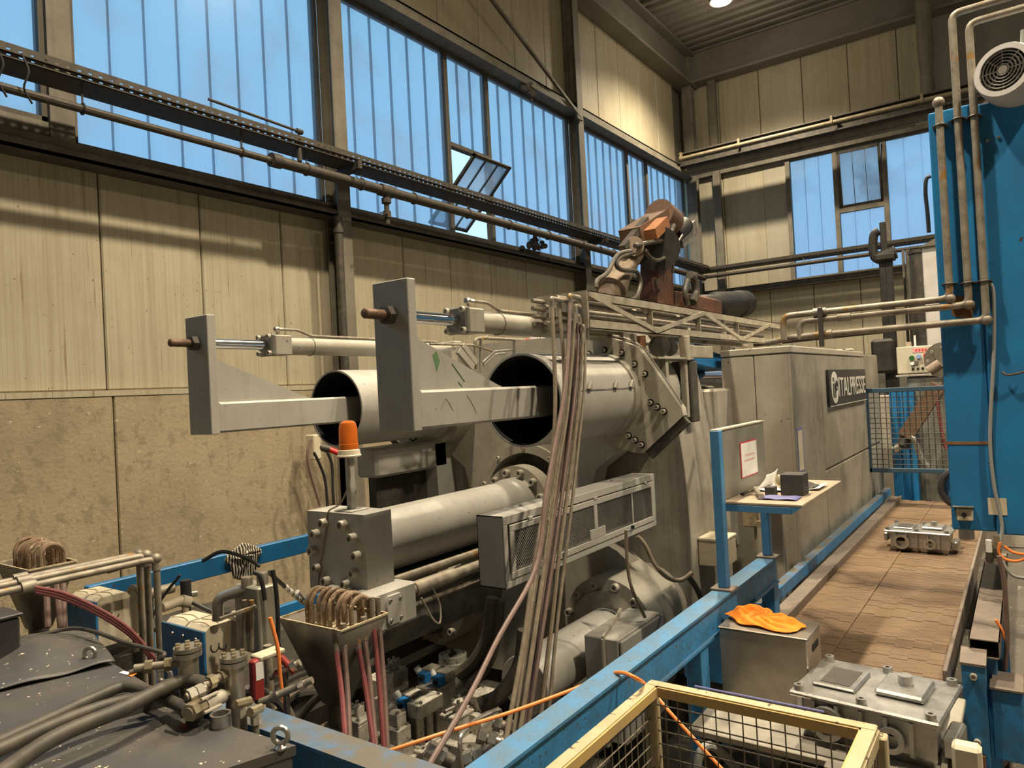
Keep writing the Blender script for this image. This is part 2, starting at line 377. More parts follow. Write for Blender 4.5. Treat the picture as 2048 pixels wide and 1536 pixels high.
# girts, sills and lintels
tn = [0]
def trim(mb_, mat, label=None):
    tn[0] += 1; return struct(mb_.build('trim_%d' % tn[0], mat))
COLX = (0.0, 6.02, 12.02, 17.75)
trim(MB().box((X0, 6.72, 4.54), (XE, YW+.02, 4.70)).box((X0, 6.62, 4.515), (XE, YW, 4.545)).box((X0, 6.62, 4.515), (XE, 6.635, 4.60)), M['frame_brown'])
trim(MB().box((X0, 6.66, 7.66), (XE, YW+.02, 7.69)).box((X0, 6.66, 7.50), (XE, 6.675, 7.69)).box((X0, 6.60, 7.47), (XE, YW+.04, 7.50)).box((X0, 6.58, 7.47), (XE, 6.6, 7.56)), M['column_grey'])
trim(MB().box((X0, 6.45, 9.80), (XE, 6.9, 9.86)).box((X0, 6.62, 9.86), (XE, 6.70, CEIL)).box((X0, 6.40, CEIL-.06), (XE, 6.9, CEIL)), M['deck_grey'])
trim(MB().box((17.6, Y0, 9.84), (XE, 7, 9.90)).box((17.75, Y0, 9.9), (17.83, 7, CEIL)), M['deck_grey'])
trim(MB().box((XE-.16, -1, 4.50), (XE+.02, 6.8, 4.62)).box((XE-.2, -1, 4.47), (XE-.02, 6.8, 4.5)), M['frame_brown'])
trim(MB().box((XE-.14, -1, 7.5), (XE+.02, 6.8, 7.62)), M['column_grey'])
# columns: I-sections, each on its own
def column(xc, yf, mat):
    b = MB(); b.box((xc-.1, yf, 0), (xc+.1, yf+.018, CEIL)).box((xc-.1, yf+.2, 0), (xc+.1, yf+.218, CEIL)).box((xc-.008, yf+.018, 0), (xc+.008, yf+.2, CEIL))
    return trim(b, mat)
for xc in COLX[1:3]: column(xc, 6.60, M['column_grey'])
trim(MB().box((17.62, 6.5, 0), (17.64, 6.75, CEIL)).box((17.64, 6.615, 0), (17.80, 6.635, CEIL)).box((17.80, 6.5, 0), (17.82, 6.75, CEIL)), M['column_grey'])
trim(MB().box((17.78, 5.95, 0), (17.90, 6.13, CEIL-.7)), M['column_grey'])
# rain pipes on columns
for xc in (5.86, 17.5):
    b = MB().cyl((xc, 6.55, 0), (xc, 6.55, 4.5), .05, n=12)
    for z in (1.2, 2.9, 4.3): b.cyl((xc, 6.55, z), (xc, 6.55, z+.05), .062, n=12)
    tag(b.build('rain_pipe', M['dark_steel']), 'dark rain pipe running down beside the %s' % ('middle steel column' if xc < 6 else 'corner column'), 'pipe')
b = MB()
b.lathe((17.4, 1.36, 7.6), (0, 0, 1), [(.14, 0), (.15, .3), (.125, .9), (.15, 1.35), (.15, 3.0)], 16)
tag(b.build('exhaust_duct', M['column_grey']), 'fat dented exhaust duct rising to the ceiling above the end window', 'duct')
# diagonal wind brace
tag(MB().bar((6.12, 6.56, 9.78), (11.95, 6.56, 7.40), .05, .05).box((11.80, 6.54, 7.34), (12.0, 6.58, 7.52)).build('wind_brace', M['column_grey']), 'thin diagonal steel brace rising across the upper wall panels', 'brace')

# windows: cast-glass planks, each a part
def plank(w, z0, z1, mat):
    b = MB(); d = .05
    b.add([(-w/2, d, z0), (-w/2, 0, z0), (w/2, 0, z0), (w/2, d, z0), (-w/2, d, z1), (-w/2, 0, z1), (w/2, 0, z1), (w/2, d, z1)], [(0,1,5,4), (1,2,6,5), (2,3,7,6)])
    return b.mesh('glass_plank', mat)
def window_wall(n_, x0, x1, z0, z1, post_xs, skip=None):
    fr = MB(); w = .045
    fr.box((x0, YW-.05, z0), (x1, YW+.06, z0+w)); fr.box((x0, YW-.05, z1-w), (x1, YW+.06, z1)); fr.box((x0, YW-.05, z0), (x0+w, YW+.06, z1)); fr.box((x1-w, YW-.05, z0), (x1, YW+.06, z1))
    o = struct(fr.build('window_%d' % n_, M['frame_brown']))
    for px in post_xs: MB().box((px-.04, YW-.05, z0+w), (px+.04, YW+.06, z1-w)).build('post', M['frame_brown'], o)
    stops = [x0+w]+[q for p in post_xs for q in (p-.04, p+.04)]+[x1-w]
    for i in range(0, len(stops), 2):
        a, b_ = stops[i], stops[i+1]; m_ = max(1, round((b_-a)/.335)); pw = (b_-a)/m_
        zz0 = z0+w
        if skip and abs(a-skip[0]) < .08: zz0 = skip[1]
        me = plank(pw-.004, zz0, z1-w, M['glass_plank'])
        for k in range(m_): place('glass_plank', me, T(a+pw*(k+.5), YW, 0), o)
    return o
ZB, ZT = 4.70, 7.47
w0 = window_wall(1, .9, 2.86, 4.86, ZT, ())
MB().box((X0, YW-.06, 4.70), (2.9, YW+.05, 4.86)).build('lower_rail', M['column_grey'], w0)
MB().box((2.86, YW-.10, 4.70), (3.06, YW+.05, ZT)).build('jamb', M['column_grey'], w0)
window_wall(2, 3.06, 5.92, ZB, ZT, ())
w3 = window_wall(3, 6.12, 11.92, ZB, ZT, (8.34, 9.36), skip=(8.38, 6.08))
MB().box((8.38, YW-.05, 6.04), (9.32, YW+.06, 6.10)).build('transom', M['frame_brown'], w3)
# pivoting sash, standing open
sash = MB(); c0 = V((8.85, YW, 5.40)); ang = math.radians(48); L = 1.28; hw = .46
Rs = Matrix.Translation(c0) @ Matrix.Rotation(ang, 4, 'X')
for a, b in (((-hw, -.02, -L/2), (-hw+.05, .02, L/2)), ((hw-.05, -.02, -L/2), (hw, .02, L/2)), ((-hw, -.02, -L/2), (hw, .02, -L/2+.05)), ((-hw, -.02, L/2-.05), (hw, .02, L/2)), ((-.16, -.015, -L/2), (-.14, .015, L/2)), ((.14, -.015, -L/2), (.16, .015, L/2))): sash.box(a, b)
so = sash.xform(Rs).build('sash_frame', M['frame_brown'], w3)
for a in (-.29, 0, .29):
    MB().add([(a-.135, 0, -L/2+.05), (a+.135, 0, -L/2+.05), (a+.135, 0, L/2-.05), (a-.135, 0, L/2-.05)], [(0,1,2,3)]).xform(Rs).build('sash_pane', M['glass_sash'], so)
w4 = window_wall(4, 12.12, 17.6, ZB, ZT, (14.4, 15.4))
MB().box((14.44, YW-.05, 5.9), (15.36, YW+.06, 5.96)).build('transom', M['frame_brown'], w4)
# end-wall window
fr = MB()
for a, b in (((XE-.06, .2, 4.62), (XE+.05, 4.4, 4.67)), ((XE-.06, .2, 7.45), (XE+.05, 4.4, 7.5)), ((XE-.08, 4.32, 4.62), (XE+.05, 4.42, 7.5)), ((XE-.06, .2, 4.62), (XE+.05, .25, 7.5))): fr.box(a, b)
w5 = struct(fr.build('window_5', M['column_grey']))
for py_ in (3.33, 2.32): MB().box((XE-.06, py_-.05, 4.67), (XE+.05, py_+.05, 7.45)).build('post', M['column_grey'], w5)
MB().box((XE-.06, 2.37, 6.02), (XE+.05, 3.28, 6.12)).build('transom', M['column_grey'], w5)
def yplanks(y0, y1, n_, z0, z1, mat='glass_plank'):
    pw = (y1-y0)/n_; me = plank(pw-.004, z0, z1, M[mat])
    for k in range(n_): place('glass_plank', me, T(XE, y0+pw*(k+.5), 0) @ RZ, w5)
yplanks(3.38, 4.32, 3, 4.67, 7.45); yplanks(2.37, 3.28, 3, 4.67, 6.02); yplanks(.25, 2.27, 6, 4.67, 7.45)
Rs = Matrix.Translation(V((XE-.02, 2.825, 6.78))) @ Matrix.Rotation(math.radians(-6), 4, 'Y')
sf = MB()
for a, b in (((-.03, -.45, -.64), (.03, -.39, .64)), ((-.03, .39, -.64), (.03, .45, .64)), ((-.03, -.45, -.64), (.03, .45, -.58)), ((-.03, -.45, .58), (.03, .45, .64)), ((-.02, -.14, -.6), (.02, -.125, .6)), ((-.02, .125, -.6), (.02, .14, .6))): sf.box(a, b)
so = sf.xform(Rs).build('sash_frame', M['frame_brown'], w5)
for a in (-.265, 0, .265): MB().add([(0, a-.12, -.58), (0, a+.12, -.58), (0, a+.12, .58), (0, a-.12, .58)], [(0,1,2,3)]).xform(Rs).build('sash_pane', M['glass_sash'], so)

# crane rail and gas pipe along the end wall
b = MB(); xr = 16.95
b.box((xr-.14, -1, 7.86), (xr+.14, 6.6, 7.89)).box((xr-.012, -1, 7.60), (xr+.012, 6.6, 7.86)).box((xr-.14, -1, 7.57), (xr+.14, 6.6, 7.60))
tag(b.build('crane_beam', M['dark_steel']), 'dark steel crane beam running across the end wall above the window', 'beam')
b = MB().cyl((16.76, -.5, 7.74), (16.76, 6.5, 7.74), .045, n=12)
for y in (6.5, 5.1, 3.1, 1.4): b.cyl((16.76, y, 7.74), (16.76, y+.05, 7.74), .06, n=12).box((16.74, y, 7.76), (16.81, y+.05, 7.89))
tag(b.build('gas_pipe', M['pipe_yellow']), 'pale yellow gas pipe clamped along the crane beam', 'pipe')
MB().box((17.02, .4, 7.42), (17.12, 6.5, 7.57)).cyl((17.07, 1.6, 7.40), (17.07, 6.4, 7.40), .04, n=10).build('lamp_channel', M['column_grey'], bpy.data.objects['crane_beam'])

# cable tray with punched rims on the long wall, then the end wall
def tray(name, label, along, c0, c1, fixed0, fixed1, z0, zt):
    """rims punched with slots; along = 'x' or 'y'"""
    sw = (lambda a, c, z: (a, c, z)) if along == 'x' else (lambda a, c, z: (c, a, z))
    t = thing(name, label, 'cable tray', sw(c0, fixed0, z0))
    MB().box(sw(c0, fixed0, z0), sw(c1, fixed1, z0+.006)).build('tray_floor', M['tray_metal'], t)
    for f, nm in ((fixed0, 'rim'), (fixed1, 'rim')):
        r = MB(); zs = [z0, z0+.022, z0+.034, z0+.068, z0+.080, zt]
        for a, b_ in ((0, 1), (2, 3), (4, 5)): r.box(sw(c0, f, zs[a]), sw(c1, f+.004, zs[b_]))
        p = c0
        while p < c1:
            for a, b_ in ((1, 2), (3, 4)): r.box(sw(p, f, zs[a]), sw(p+.055, f+.004, zs[b_]))
            p += .085
        r.build(nm, M['tray_metal'], t)
    lip = MB(); lip.box(sw(c0, fixed0-.02, z0+.045), sw(c1, fixed0, z0+.055)); lip.build('lip', M['tray_metal'], t)
    return t
tray('cable_tray', 'long punched cable tray crossing in front of the blue wall windows', 'x', 1.0, 17.4, 6.20, 6.52, 5.05, 5.17)
tray('cable_tray', 'punched cable tray crossing the end wall under the window', 'y', .3, 6.5, 17.4, 17.62, 5.02, 5.14)
for i, xb in enumerate((5.9, 11.95)):
    tag(MB().bar((xb-.05, 6.12, 5.02), (xb+.1, 6.7, 5.02), .05, .09).bar((xb-.05, 6.12, 5.02), (xb-.05, 6.5, 5.02), .02, .09).build('tray_bracket', M['tray_metal']), 'channel bracket carrying the tray at the %s' % ('middle column' if i == 0 else 'far column'), 'bracket')
# compressed-air main under the tray
b = MB().cyl((1.0, 6.27, 4.84), (5.0, 6.27, 4.84), .035, n=10).cyl((4.78, 6.27, 4.85), (17.2, 6.27, 4.85), .06, n=12).cyl((4.74, 6.27, 4.85), (4.86, 6.27, 4.85), .075, n=12)
for xb in (2.9, 4.4): b.cyl((xb, 6.27, 4.84), (xb, 6.27, 5.05), .008, n=6).torus((xb, 6.27, 4.84), (1, 0, 0), .045, .008, 12, 6)
for xb in (5.2, 6.0, 6.9, 8.0, 9.0, 10.1, 11.2, 12.4, 13.6, 15): b.cyl((xb, 6.27, 4.85), (xb, 6.27, 5.05), .007, n=6).torus((xb, 6.27, 4.85), (1, 0, 0), .066, .01, 12, 6)
air = tag(b.build('air_main', M['tray_metal']), 'brown compressed air pipe hung under the tray with a drop valve', 'pipe')
b = MB().cyl((6.30, 6.27, 4.85), (6.50, 6.27, 4.85), .075, n=12).cyl((6.40, 6.27, 4.85), (6.40, 6.27, 4.72), .04, n=10).cyl((6.40, 6.27, 4.76), (6.40, 6.27, 4.70), .06, n=10).cyl((6.40, 6.27, 4.72), (6.40, 6.27, 4.44), .032, n=10).cyl((6.40, 6.27, 4.60), (6.40, 6.27, 4.52), .05, n=10).bar((6.40, 6.24, 4.56), (6.22, 6.20, 4.54), .02, .012)
b.build('drop_valve', M['tray_metal'], air)
tag(MB().elbow_tube([(4.0, 6.18, 5.23), (5.08, 6.22, 5.22), (5.08, 6.24, 4.88)], .014, .03).cyl((5.05, 6.22, 5.22), (5.12, 6.22, 5.22), .03, n=8).cyl((5.08, 6.23, 5.1), (5.08, 6.23, 4.9), .026, n=8).build('air_feed', M['tray_metal']), 'small air feed line dropping from the tray to the brown main', 'pipe')
wp_ = MB().cyl((17.35, .3, 4.90), (17.35, 6.4, 4.90), .045, n=10)
for y in (1.2, 2.6, 4.0, 5.6): wp_.bar((17.35, y, 4.9), (17.42, y, 5.06), .012, .012)
tag(wp_.build('water_pipe', M['tray_metal']), 'brown pipe under the tray along the end wall', 'pipe')
for i, xb in enumerate((2.25, 2.42)):
    tag(MB().tube([(xb, 6.16, 5.10), (xb+.02, 6.1, 4.95), (xb-.01, 6.12, 4.82), (xb+.05, 6.14, 4.72)], .008, 6, 5).build('loose_cable', M['cable_black']), ('loose black cable end' if i else 'curled black cable')+' hanging from the tray by the first window', 'cable')
# dust lumps on the girts
for p, s_, lb, sd in (((10.35, 6.66, 4.82), (.30, .09, .17), 'clump of grey lint heaped on the window sill girt', 3), ((10.3, 6.63, 7.42), (.13, .05, .13), 'ragged lint clump hanging from the upper window girt', 5)):
    random.seed(sd); b = MB()
    for _ in range(26):
        q = V(p)+V((random.gauss(0, s_[0]*.5), random.gauss(0, s_[1]*.4), random.gauss(0, s_[2]*.4)))
        b.sphere(q, random.uniform(.025, .07), 6, 4, (1, .8, random.uniform(.6, 1.3)))
    tag(b.build('lint_clump', M['nest_dirt']), lb, 'lint clump', kind='stuff')
# high-bay lamps
_lq = S(1442, 3, z=10.15)
lamp_spots = [(_lq.x, _lq.y), (13.3, -2.0), (7.6, 2.6), (7.6, -3.0), (2.8, 2.6), (2.8, -3.5)]
for i, (lx, ly) in enumerate(lamp_spots):
    t = thing('high_bay_lamp', ['round high bay lamp glowing under the deck near the end wall', 'high bay lamp under the deck over the far aisle', 'high bay lamp over the die casting machine', 'high bay lamp over the blue tower', 'high bay lamp over the black cabinet', 'high bay lamp behind the viewer over the aisle'][i], 'lamp', (lx, ly, 10.15), 'high bay lamps under the roof')
    MB().lathe((lx, ly, 10.15), (0, 0, 1), [(.24, 0), (.25, .02), (.16, .22), (.09, .30), (.09, .5), (.0, .5)], 20).build('housing', M['dark_steel'], t)
    MB().cyl((lx, ly, 10.6), (lx, ly, CEIL+.05), .03, n=6).build('hanger', M['dark_steel'], t)
    MB().lathe((lx, ly, 10.145), (0, 0, 1), [(0, 0), (.21, 0), (.21, .004), (0, .004)], 20).build('lens', M['lamp_glow'], t)
    ld = bpy.data.lights.new('lamp_light', 'SPOT'); ld.shadow_soft_size = .16; ld.spot_size = math.radians(134); ld.spot_blend = .85; ld.energy = LAMP_W; ld.color = LAMP_COLOR
    lo = bpy.data.objects.new('lamp_light', ld); COL.objects.link(lo); lo.location = (lx, ly, 10.09)
    lo.parent = t; lo.matrix_parent_inverse = wmat(t).inverted()
    ld2 = bpy.data.lights.new('lamp_glow_light', 'POINT'); ld2.shadow_soft_size = .2; ld2.energy = LAMP_W*.018; ld2.color = LAMP_COLOR
    lo2 = bpy.data.objects.new('lamp_glow_light', ld2); COL.objects.link(lo2); lo2.location = (lx, ly, 9.95); lo2.parent = t; lo2.matrix_parent_inverse = wmat(t).inverted()

# ================================================================ DIE CASTING MACHINE (rear end)
YF, YL, YC = 2.36, 3.94, 3.15
ZT_, ZM, ZL = 2.255, 1.47, .69
XM = 3.42
def bolt_mesh(r, h, mat, rim=None):
    b = MB(); b.lathe((0, 0, 0), (0, 0, 1), [(r, 0), (r, h*.85), (r*.92, h), (r*.55, h), (r*.5, h*.45), (0, h*.45)], 14)
    return b.mesh('bolt', mat)
BOLT_L = bolt_mesh(.027, .042, M['bolt_cream']); BOLT_M = bolt_mesh(.016, .02, M['bolt_cream']); BOLT_S = bolt_mesh(.009, .009, M['steel'])
def hole_bolt_mesh(r):
    b = MB(); b.lathe((0, 0, 0), (0, 0, 1), [(r*1.15, 0), (r*1.15, .004), (r, .004), (r, -.0), (0, 0)], 14); return b.mesh('bolt_hole', M['hole_black'])
NX, NY, UP = V((-1, 0, 0)), V((0, -1, 0)), V((0, 0, 1))
def bolts(parent, me, pts, d, name='bolt'):
    for p in pts: place(name, me, facing(p, d), parent)

mach = thing('die_casting_machine', 'large grey die casting machine rear end with two open barrels', 'machine', (4.9, YC, 0))
def radial_plate(x0, x1, cy, cz, poly, ri, N=64):
    """plate in the YZ plane with polygon outline and round hole"""
    out, inn = [], []
    for k in range(N):
        a = 2*math.pi*k/N; d = (math.cos(a), math.sin(a)); best = 0
        for (ay, az), (by, bz) in zip(poly, poly[1:]+poly[:1]):
            ay_, az_, ey, ez = ay-cy, az-cz, by-ay, bz-az; det = d[0]*(-ez)+ey*d[1]
            if abs(det) < 1e-9: continue
            t = (ay_*(-ez)+ey*az_)/det; s_ = (d[0]*az_-d[1]*ay_)/det
            if t > 0 and -1e-6 <= s_ <= 1+1e-6: best = max(best, t)
        out.append((cy+d[0]*best, cz+d[1]*best)); inn.append((cy+d[0]*ri, cz+d[1]*ri))
    b = MB(); vs_ = [(x, y, z) for x in (x0, x1) for ring in (inn, out) for y, z in ring]; F = []
    for k in range(N):
        l = (k+1) % N
        F += [(k, l, N+l, N+k), (2*N+k, 3*N+k, 3*N+l, 2*N+l), (N+k, N+l, 3*N+l, 3*N+k), (k, 2*N+k, 2*N+l, l)]
    return b.add(vs_, F)
half = [(2.20, 2.70), (2.06, 2.5), (2.08, 1.98), (2.52, 1.80), (2.58, 1.6), (2.58, 1.3), (2.50, 1.15), (2.10, .98), (2.02, .45), (2.15, .12)]
poly = half+[(6.3-y, z) for y, z in reversed(half)]
radial_plate(4.58, 4.76, YC, ZM, poly, .37).build('spider_plate', M['machine_grey'], mach, angle=25)
hp = place('hole_ring', MB().pipe((0, 0, 0), (.03, 0, 0), .44, .37, 48).mesh('hole_ring', M['machine_grey']), T(4.555, YC, ZM), mach)
ringb = [(4.55, YC+.405*math.cos(a), ZM+.405*math.sin(a)) for a in [math.radians(18+36*k) for k in range(10)]]
bolts(mach, BOLT_M, ringb, NX)
# main platen: rounded flanks, front face at x = 4.9
def platen():
    b = MB(); N = 14
    out = []
    for k in range(N+1):                                         # flank towards the aisle bulges slightly
        z = .0+2.62*k/N; out.append((2.00+.17*(abs(z-1.2)/1.4)**2.2, z))
    prof_ = out+[(6.3-y, z) for y, z in reversed(out)]
    b.prism([(4.92, y, z) for y, z in prof_], (.62, 0, 0)); return b
platen().build('platen', M['stained_grey'], mach, angle=25)
MB().cbox((5.05, 1.98, 2.02), (5.19, 2.4, 2.47), .01).build('stained_plate', M['stained_black'], mach)
MB().cyl((4.76, YC, ZM), (4.95, YC, ZM), .5, n=32).build('centre_boss', M['machine_dark'], mach)
for sy in (1, -1):
    cy = YC-sy*.79; side = 'near' if sy == 1 else 'far'
    my = lambda y: y if sy == 1 else 6.3-y
    bar_ = MB().pipe((XM, cy, ZT_), (4.42, cy, ZT_), .27, .258, 48).build('barrel', M['arm_grey'], mach)
    MB().pipe((XM+.004, cy, ZT_), (4.41, cy, ZT_), .2575, .252, 48).build('bore_shade_lining', M['hole_black'], bar_)  # shade inside the barrel painted in: near-black lining over the bore wall
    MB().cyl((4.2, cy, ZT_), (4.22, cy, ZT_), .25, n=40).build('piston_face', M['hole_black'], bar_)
    MB().pipe((4.33, cy, ZT_), (4.40, cy, ZT_), .285, .26, 48).build('barrel_ring', M['machine_grey'], bar_)
    seam_a = math.radians(8)
    sy_, sz_ = cy-sy*.27*math.cos(seam_a), ZT_+.27*math.sin(seam_a)
    MB().box((3.62, sy_-.003, sz_-.004), (4.33, sy_+.003, sz_+.004)).build('seam', M['machine_dark'], bar_)
    for xx in (3.72, 4.05, 4.27): MB().prism([(xx-.012, sy_, sz_+.01), (xx+.02, sy_, sz_+.055), (xx+.03, sy_, sz_+.005)], (0, -sy*.02, 0)).build('lug', M['machine_grey'], bar_)
    MB().cyl((4.42, cy, ZT_), (4.95, cy, ZT_), .335, n=40).build('rear_housing', M['machine_grey'], mach)
    fp = [(2.62, 2.66), (2.28, 2.64), (2.08, 2.56), (1.98, 2.42), (1.80, 2.15), (1.79, 2.10), (2.08, 1.86), (2.14, 1.86), (2.38, 1.93), (2.62, 2.1)]
    fl = MB().prism([(4.40, my(y), z) for y, z in fp], (.07, 0, 0)).build('barrel_flange', M['machine_grey'], mach, angle=25)
    fp2 = [(cy+(my(y)-cy)*.93, ZT_+(z-ZT_)*.93) for y, z in fp]
    MB().prism([(4.47, y, z) for y, z in fp2], (.05, 0, 0)).build('flange_backing', M['machine_dark'], fl, angle=25)
    hb = hole_bolt_mesh(.021); hpts = [(4.397, my(y), z) for y, z in ((2.01, 2.19), (1.965, 2.16), (1.92, 2.13), (2.18, 1.975), (2.135, 1.945), (2.09, 1.915), (2.51, 2.565), (2.45, 2.54), (2.33, 2.56), (2.20, 2.53), (2.11, 2.45), (2.04, 2.38))]
    bolts(fl, hb, hpts, NX, 'bolt_hole'); bolts(fl, BOLT_M, [(4.394, y, z) for x_, y, z in hpts], NX)
    # grease channel clipped to the slanting flange edge
    a_, b_ = V((4.43, my(1.80), 2.10)), V((4.43, my(2.07), 1.87))
    MB().bar(a_+V((0, -sy*.012, -.015)), b_+V((0, -sy*.012, -.015)), .09, .04, (1, 0, 0)).build('grease_channel', M['black_grime'], fl)
    # thin copper line along the flange rim
    MB().tube([(4.42, my(y), z+.012) for y, z in ((2.62, 2.66), (2.28, 2.645), (2.08, 2.565), (1.97, 2.42), (1.80, 2.16))], .008, 6, 4).build('lubrication_line', M['steel'], fl)
    # tie bar beyond the platen
    MB().cyl((5.54, cy, 2.30), (8.5, cy, 2.30), .115, n=28).build('tie_bar', M['chrome'], mach)
    # lower tie-bar nut and cylinder
    lowm = 'machine_grey'
    lf = MB().lathe((4.30, cy, ZL), (1, 0, 0), [(.20, 0), (.335, 0), (.345, .02), (.345, .28), (.31, .45), (.31, .62)], 40).build('lower_flange', M[lowm], mach)
    bolts(lf, BOLT_L, [(4.30, cy+.30*math.cos(a), ZL+.30*math.sin(a)) for a in [math.radians(30*k+75) for k in range(12)]], NX)
    MB().pipe((4.28, cy, ZL), (4.30, cy, ZL), .26, .15, 36).build('seal_ring', M['steel'], lf)
    MB().lathe((3.30, cy, ZL-.01), (1, 0, 0), [(0, 0), (.152, 0), (.156, .006), (.156, 1.02)], 36).build('lower_cylinder', M['arm_grey'], mach)
# machine bed and dark innards
MB().box((2.9, 2.0, 0), (7.5, 2.25, .22)).box((2.9, 4.05, 0), (7.5, 4.3, .22)).box((4.6, 2.1, .0), (4.9, 4.2, .12)).build('bed_frame', M['black_grime'], mach)
# grey guide block and cover beside the tie bar
MB().cbox((5.55, 1.98, .95), (6.35, 2.3, 2.25), .02).build('guide_block', M['machine_grey'], mach)
MB().prism([(5.45, 2.1, 2.46), (6.2, 2.1, 2.40), (6.2, 2.1, 2.52), (5.45, 2.1, 2.60)], (0, .35, 0)).build('blue_cover', M['blue_paint'], mach)

# slide arms that run into the barrels
def slide_arm(cy, label):
    t = thing('slide_arm', label, 'slide arm', (2.40, cy, 2.15), 'slide arms in the barrel mouths')
    MB().cbox((2.40, cy-.112, 2.15), (2.455, cy+.112, 2.845), .004).build('end_plate', M['arm_grey'], t)
    MB().cbox((2.455, cy-.10, 2.155), (4.1, cy+.10, 2.335), .012).build('box_beam', M['arm_grey'], t)
    MB().prism([(2.455, cy-.065, 2.335), (3.15, cy-.065, 2.335), (3.08, cy-.065, 2.36), (2.455, cy-.065, 2.595)], (0, .13, 0)).build('gusset', M['arm_grey'], t)
    MB().bar((2.47, cy-.067, 2.337), (3.13, cy-.067, 2.337), .012, .012).bar((2.459, cy-.1, 2.17), (2.459, cy-.1, 2.33), .012, .012).build('weld_bead', M['machine_grey'], t)
    th = MB(); pr = [(.001, -.165), (.020, -.165), (.0235, -.160)]
    for k in range(11): pr += [(.0235, -.155+k*.013), (.0205, -.1485+k*.013)]
    th.lathe((2.40, cy, 2.685), (1, 0, 0), pr+[(.0235, -.01), (.0235, .0)], 14); th.build('threaded_rod', M['rust_thread'], t, angle=60)
    MB().lathe((2.355, cy, 2.685), (1, 0, 0), [(.022, 0), (.044, .004), (.046, .04), (.022, .044)], 6).build('hex_nut', M['dark_steel'], t, angle=20)
    MB().cyl((2.455, cy, 2.685), (2.86, cy, 2.685), .030, n=20).build('piston_rod', M['chrome'], t)
    return t
a1 = slide_arm(YF, 'grey slide arm with tall end plate in the front barrel, green scrapes on its gusset')
slide_arm(YL, 'grey slide arm with tall end plate in the rear barrel beside the wall')
for pts in ([(2.62, 2.52), (2.66, 2.42), (2.67, 2.46)], ):
    MB().prism([(2.60, YF-.0662, 2.50), (2.63, YF-.0662, 2.52), (2.65, YF-.0662, 2.47), (2.625, YF-.0662, 2.42)], (0, .001, 0)).build('paint_scrape', M['green_scrape'], a1)
for p in ([(2.74, 2.46), (2.80, 2.40), (2.83, 2.37)], [(2.78, 2.37), (2.81, 2.345)]):
    MB().tube([(a, YF-.066, z) for a, z in p], .003, 5).build('paint_scrape', M['green_scrape'], a1)
for p in ([(2.60, 2.24), (2.64, 2.29), (2.66, 2.27), (2.69, 2.23)], [(2.80, 2.30), (2.83, 2.27), (2.87, 2.21)]):
    MB().tube([(a, YF-.1, z) for a, z in p], .0022, 5).build('scratch', M['machine_dark'], a1)
# stroke cylinders above the barrels
def stroke_cylinder(cy, label):
    t = thing('stroke_cylinder', label, 'hydraulic cylinder', (2.86, cy, 2.62), 'stroke cylinders above the barrels')
    z = 2.685
    MB().lathe((3.02, cy, z), (1, 0, 0), [(0, 0), (.060, 0), (.060, 1.72), (0, 1.72)], 24).build('cylinder_tube', M['machine_grey'], t)
    hd = MB().cbox((2.90, cy-.064, z-.064), (3.03, cy+.064, z+.064), .006).build('cylinder_head', M['machine_grey'], t)
    MB().cbox((2.865, cy-.07, z-.07), (2.90, cy+.07, z+.07), .01).build('retainer_plate', M['machine_dark'], hd)
    bolts(hd, BOLT_M, [(2.866, cy+a, z+b) for a in (-.052, .052) for b in (-.052, .052)], NX)
    MB().elbow_tube([(2.95, cy-.02, z+.06), (2.95, cy-.02, z+.105), (3.10, cy-.03, z+.105), (3.22, cy-.02, z+.07), (4.5, cy-.02, z+.065)], .0095, .03, 8).build('oil_pipe', M['pipe_dirty'], t)
    MB().sphere((2.95, cy-.02, z+.105), .018, 10, 6).cyl((2.93, cy-.02, z+.105), (2.99, cy-.02, z+.105), .014, n=8).build('pipe_elbow', M['steel'], t)
    MB().torus((3.22, cy, z), (1, 0, 0), .062, .003, 20, 5).build('band_clamp', M['machine_dark'], t)
    MB().cbox((4.66, cy-.075, z-.075), (4.76, cy+.075, z+.075), .008).build('end_cap', M['machine_grey'], t)
    MB().cbox((4.55, cy-.08, 2.5), (4.75, cy+.08, z-.06), .008).build('foot', M['machine_grey'], t)
stroke_cylinder(YF, 'grey hydraulic cylinder above the front barrel, pipe elbow on its head')
stroke_cylinder(YL, 'grey hydraulic cylinder above the rear barrel, along the wall')

# central closing cylinder with bolted end block
cc = thing('closing_cylinder', 'thick grey closing cylinder with bolted square end block', 'hydraulic cylinder', (2.69, YC, ZM))
cb = MB().prism([(2.69, YC-.235, 1.25), (2.69, YC-.235, 1.69), (2.69, YC+.235, 1.69), (2.69, YC+.235, 1.25)], (.20, 0, 0)).build('end_block', M['arm_grey'], cc)
bolts(cb, BOLT_L, [(2.69, YC+s_*.178*math.sin(math.radians(a)), ZM+.178*math.cos(math.radians(a))) for s_ in (1, -1) for a in (26, 58, 90, 122, 154)], NX)
MB().lathe((2.89, YC, ZM), (1, 0, 0), [(.21, 0), (.21, .05), (.185, .07), (.185, 1.4), (.20, 1.42), (.20, 1.60)], 40).build('cylinder_tube', M['arm_grey'], cc)
cf = MB().cyl((4.42, YC, ZM), (4.55, YC, ZM), .285, n=40).build('end_flange', M['machine_grey'], cc)
bolts(cf, BOLT_L, [(4.42, YC+.242*math.cos(a), ZM+.242*math.sin(a)) for a in [math.radians(30*k+15) for k in range(12)]], NX)
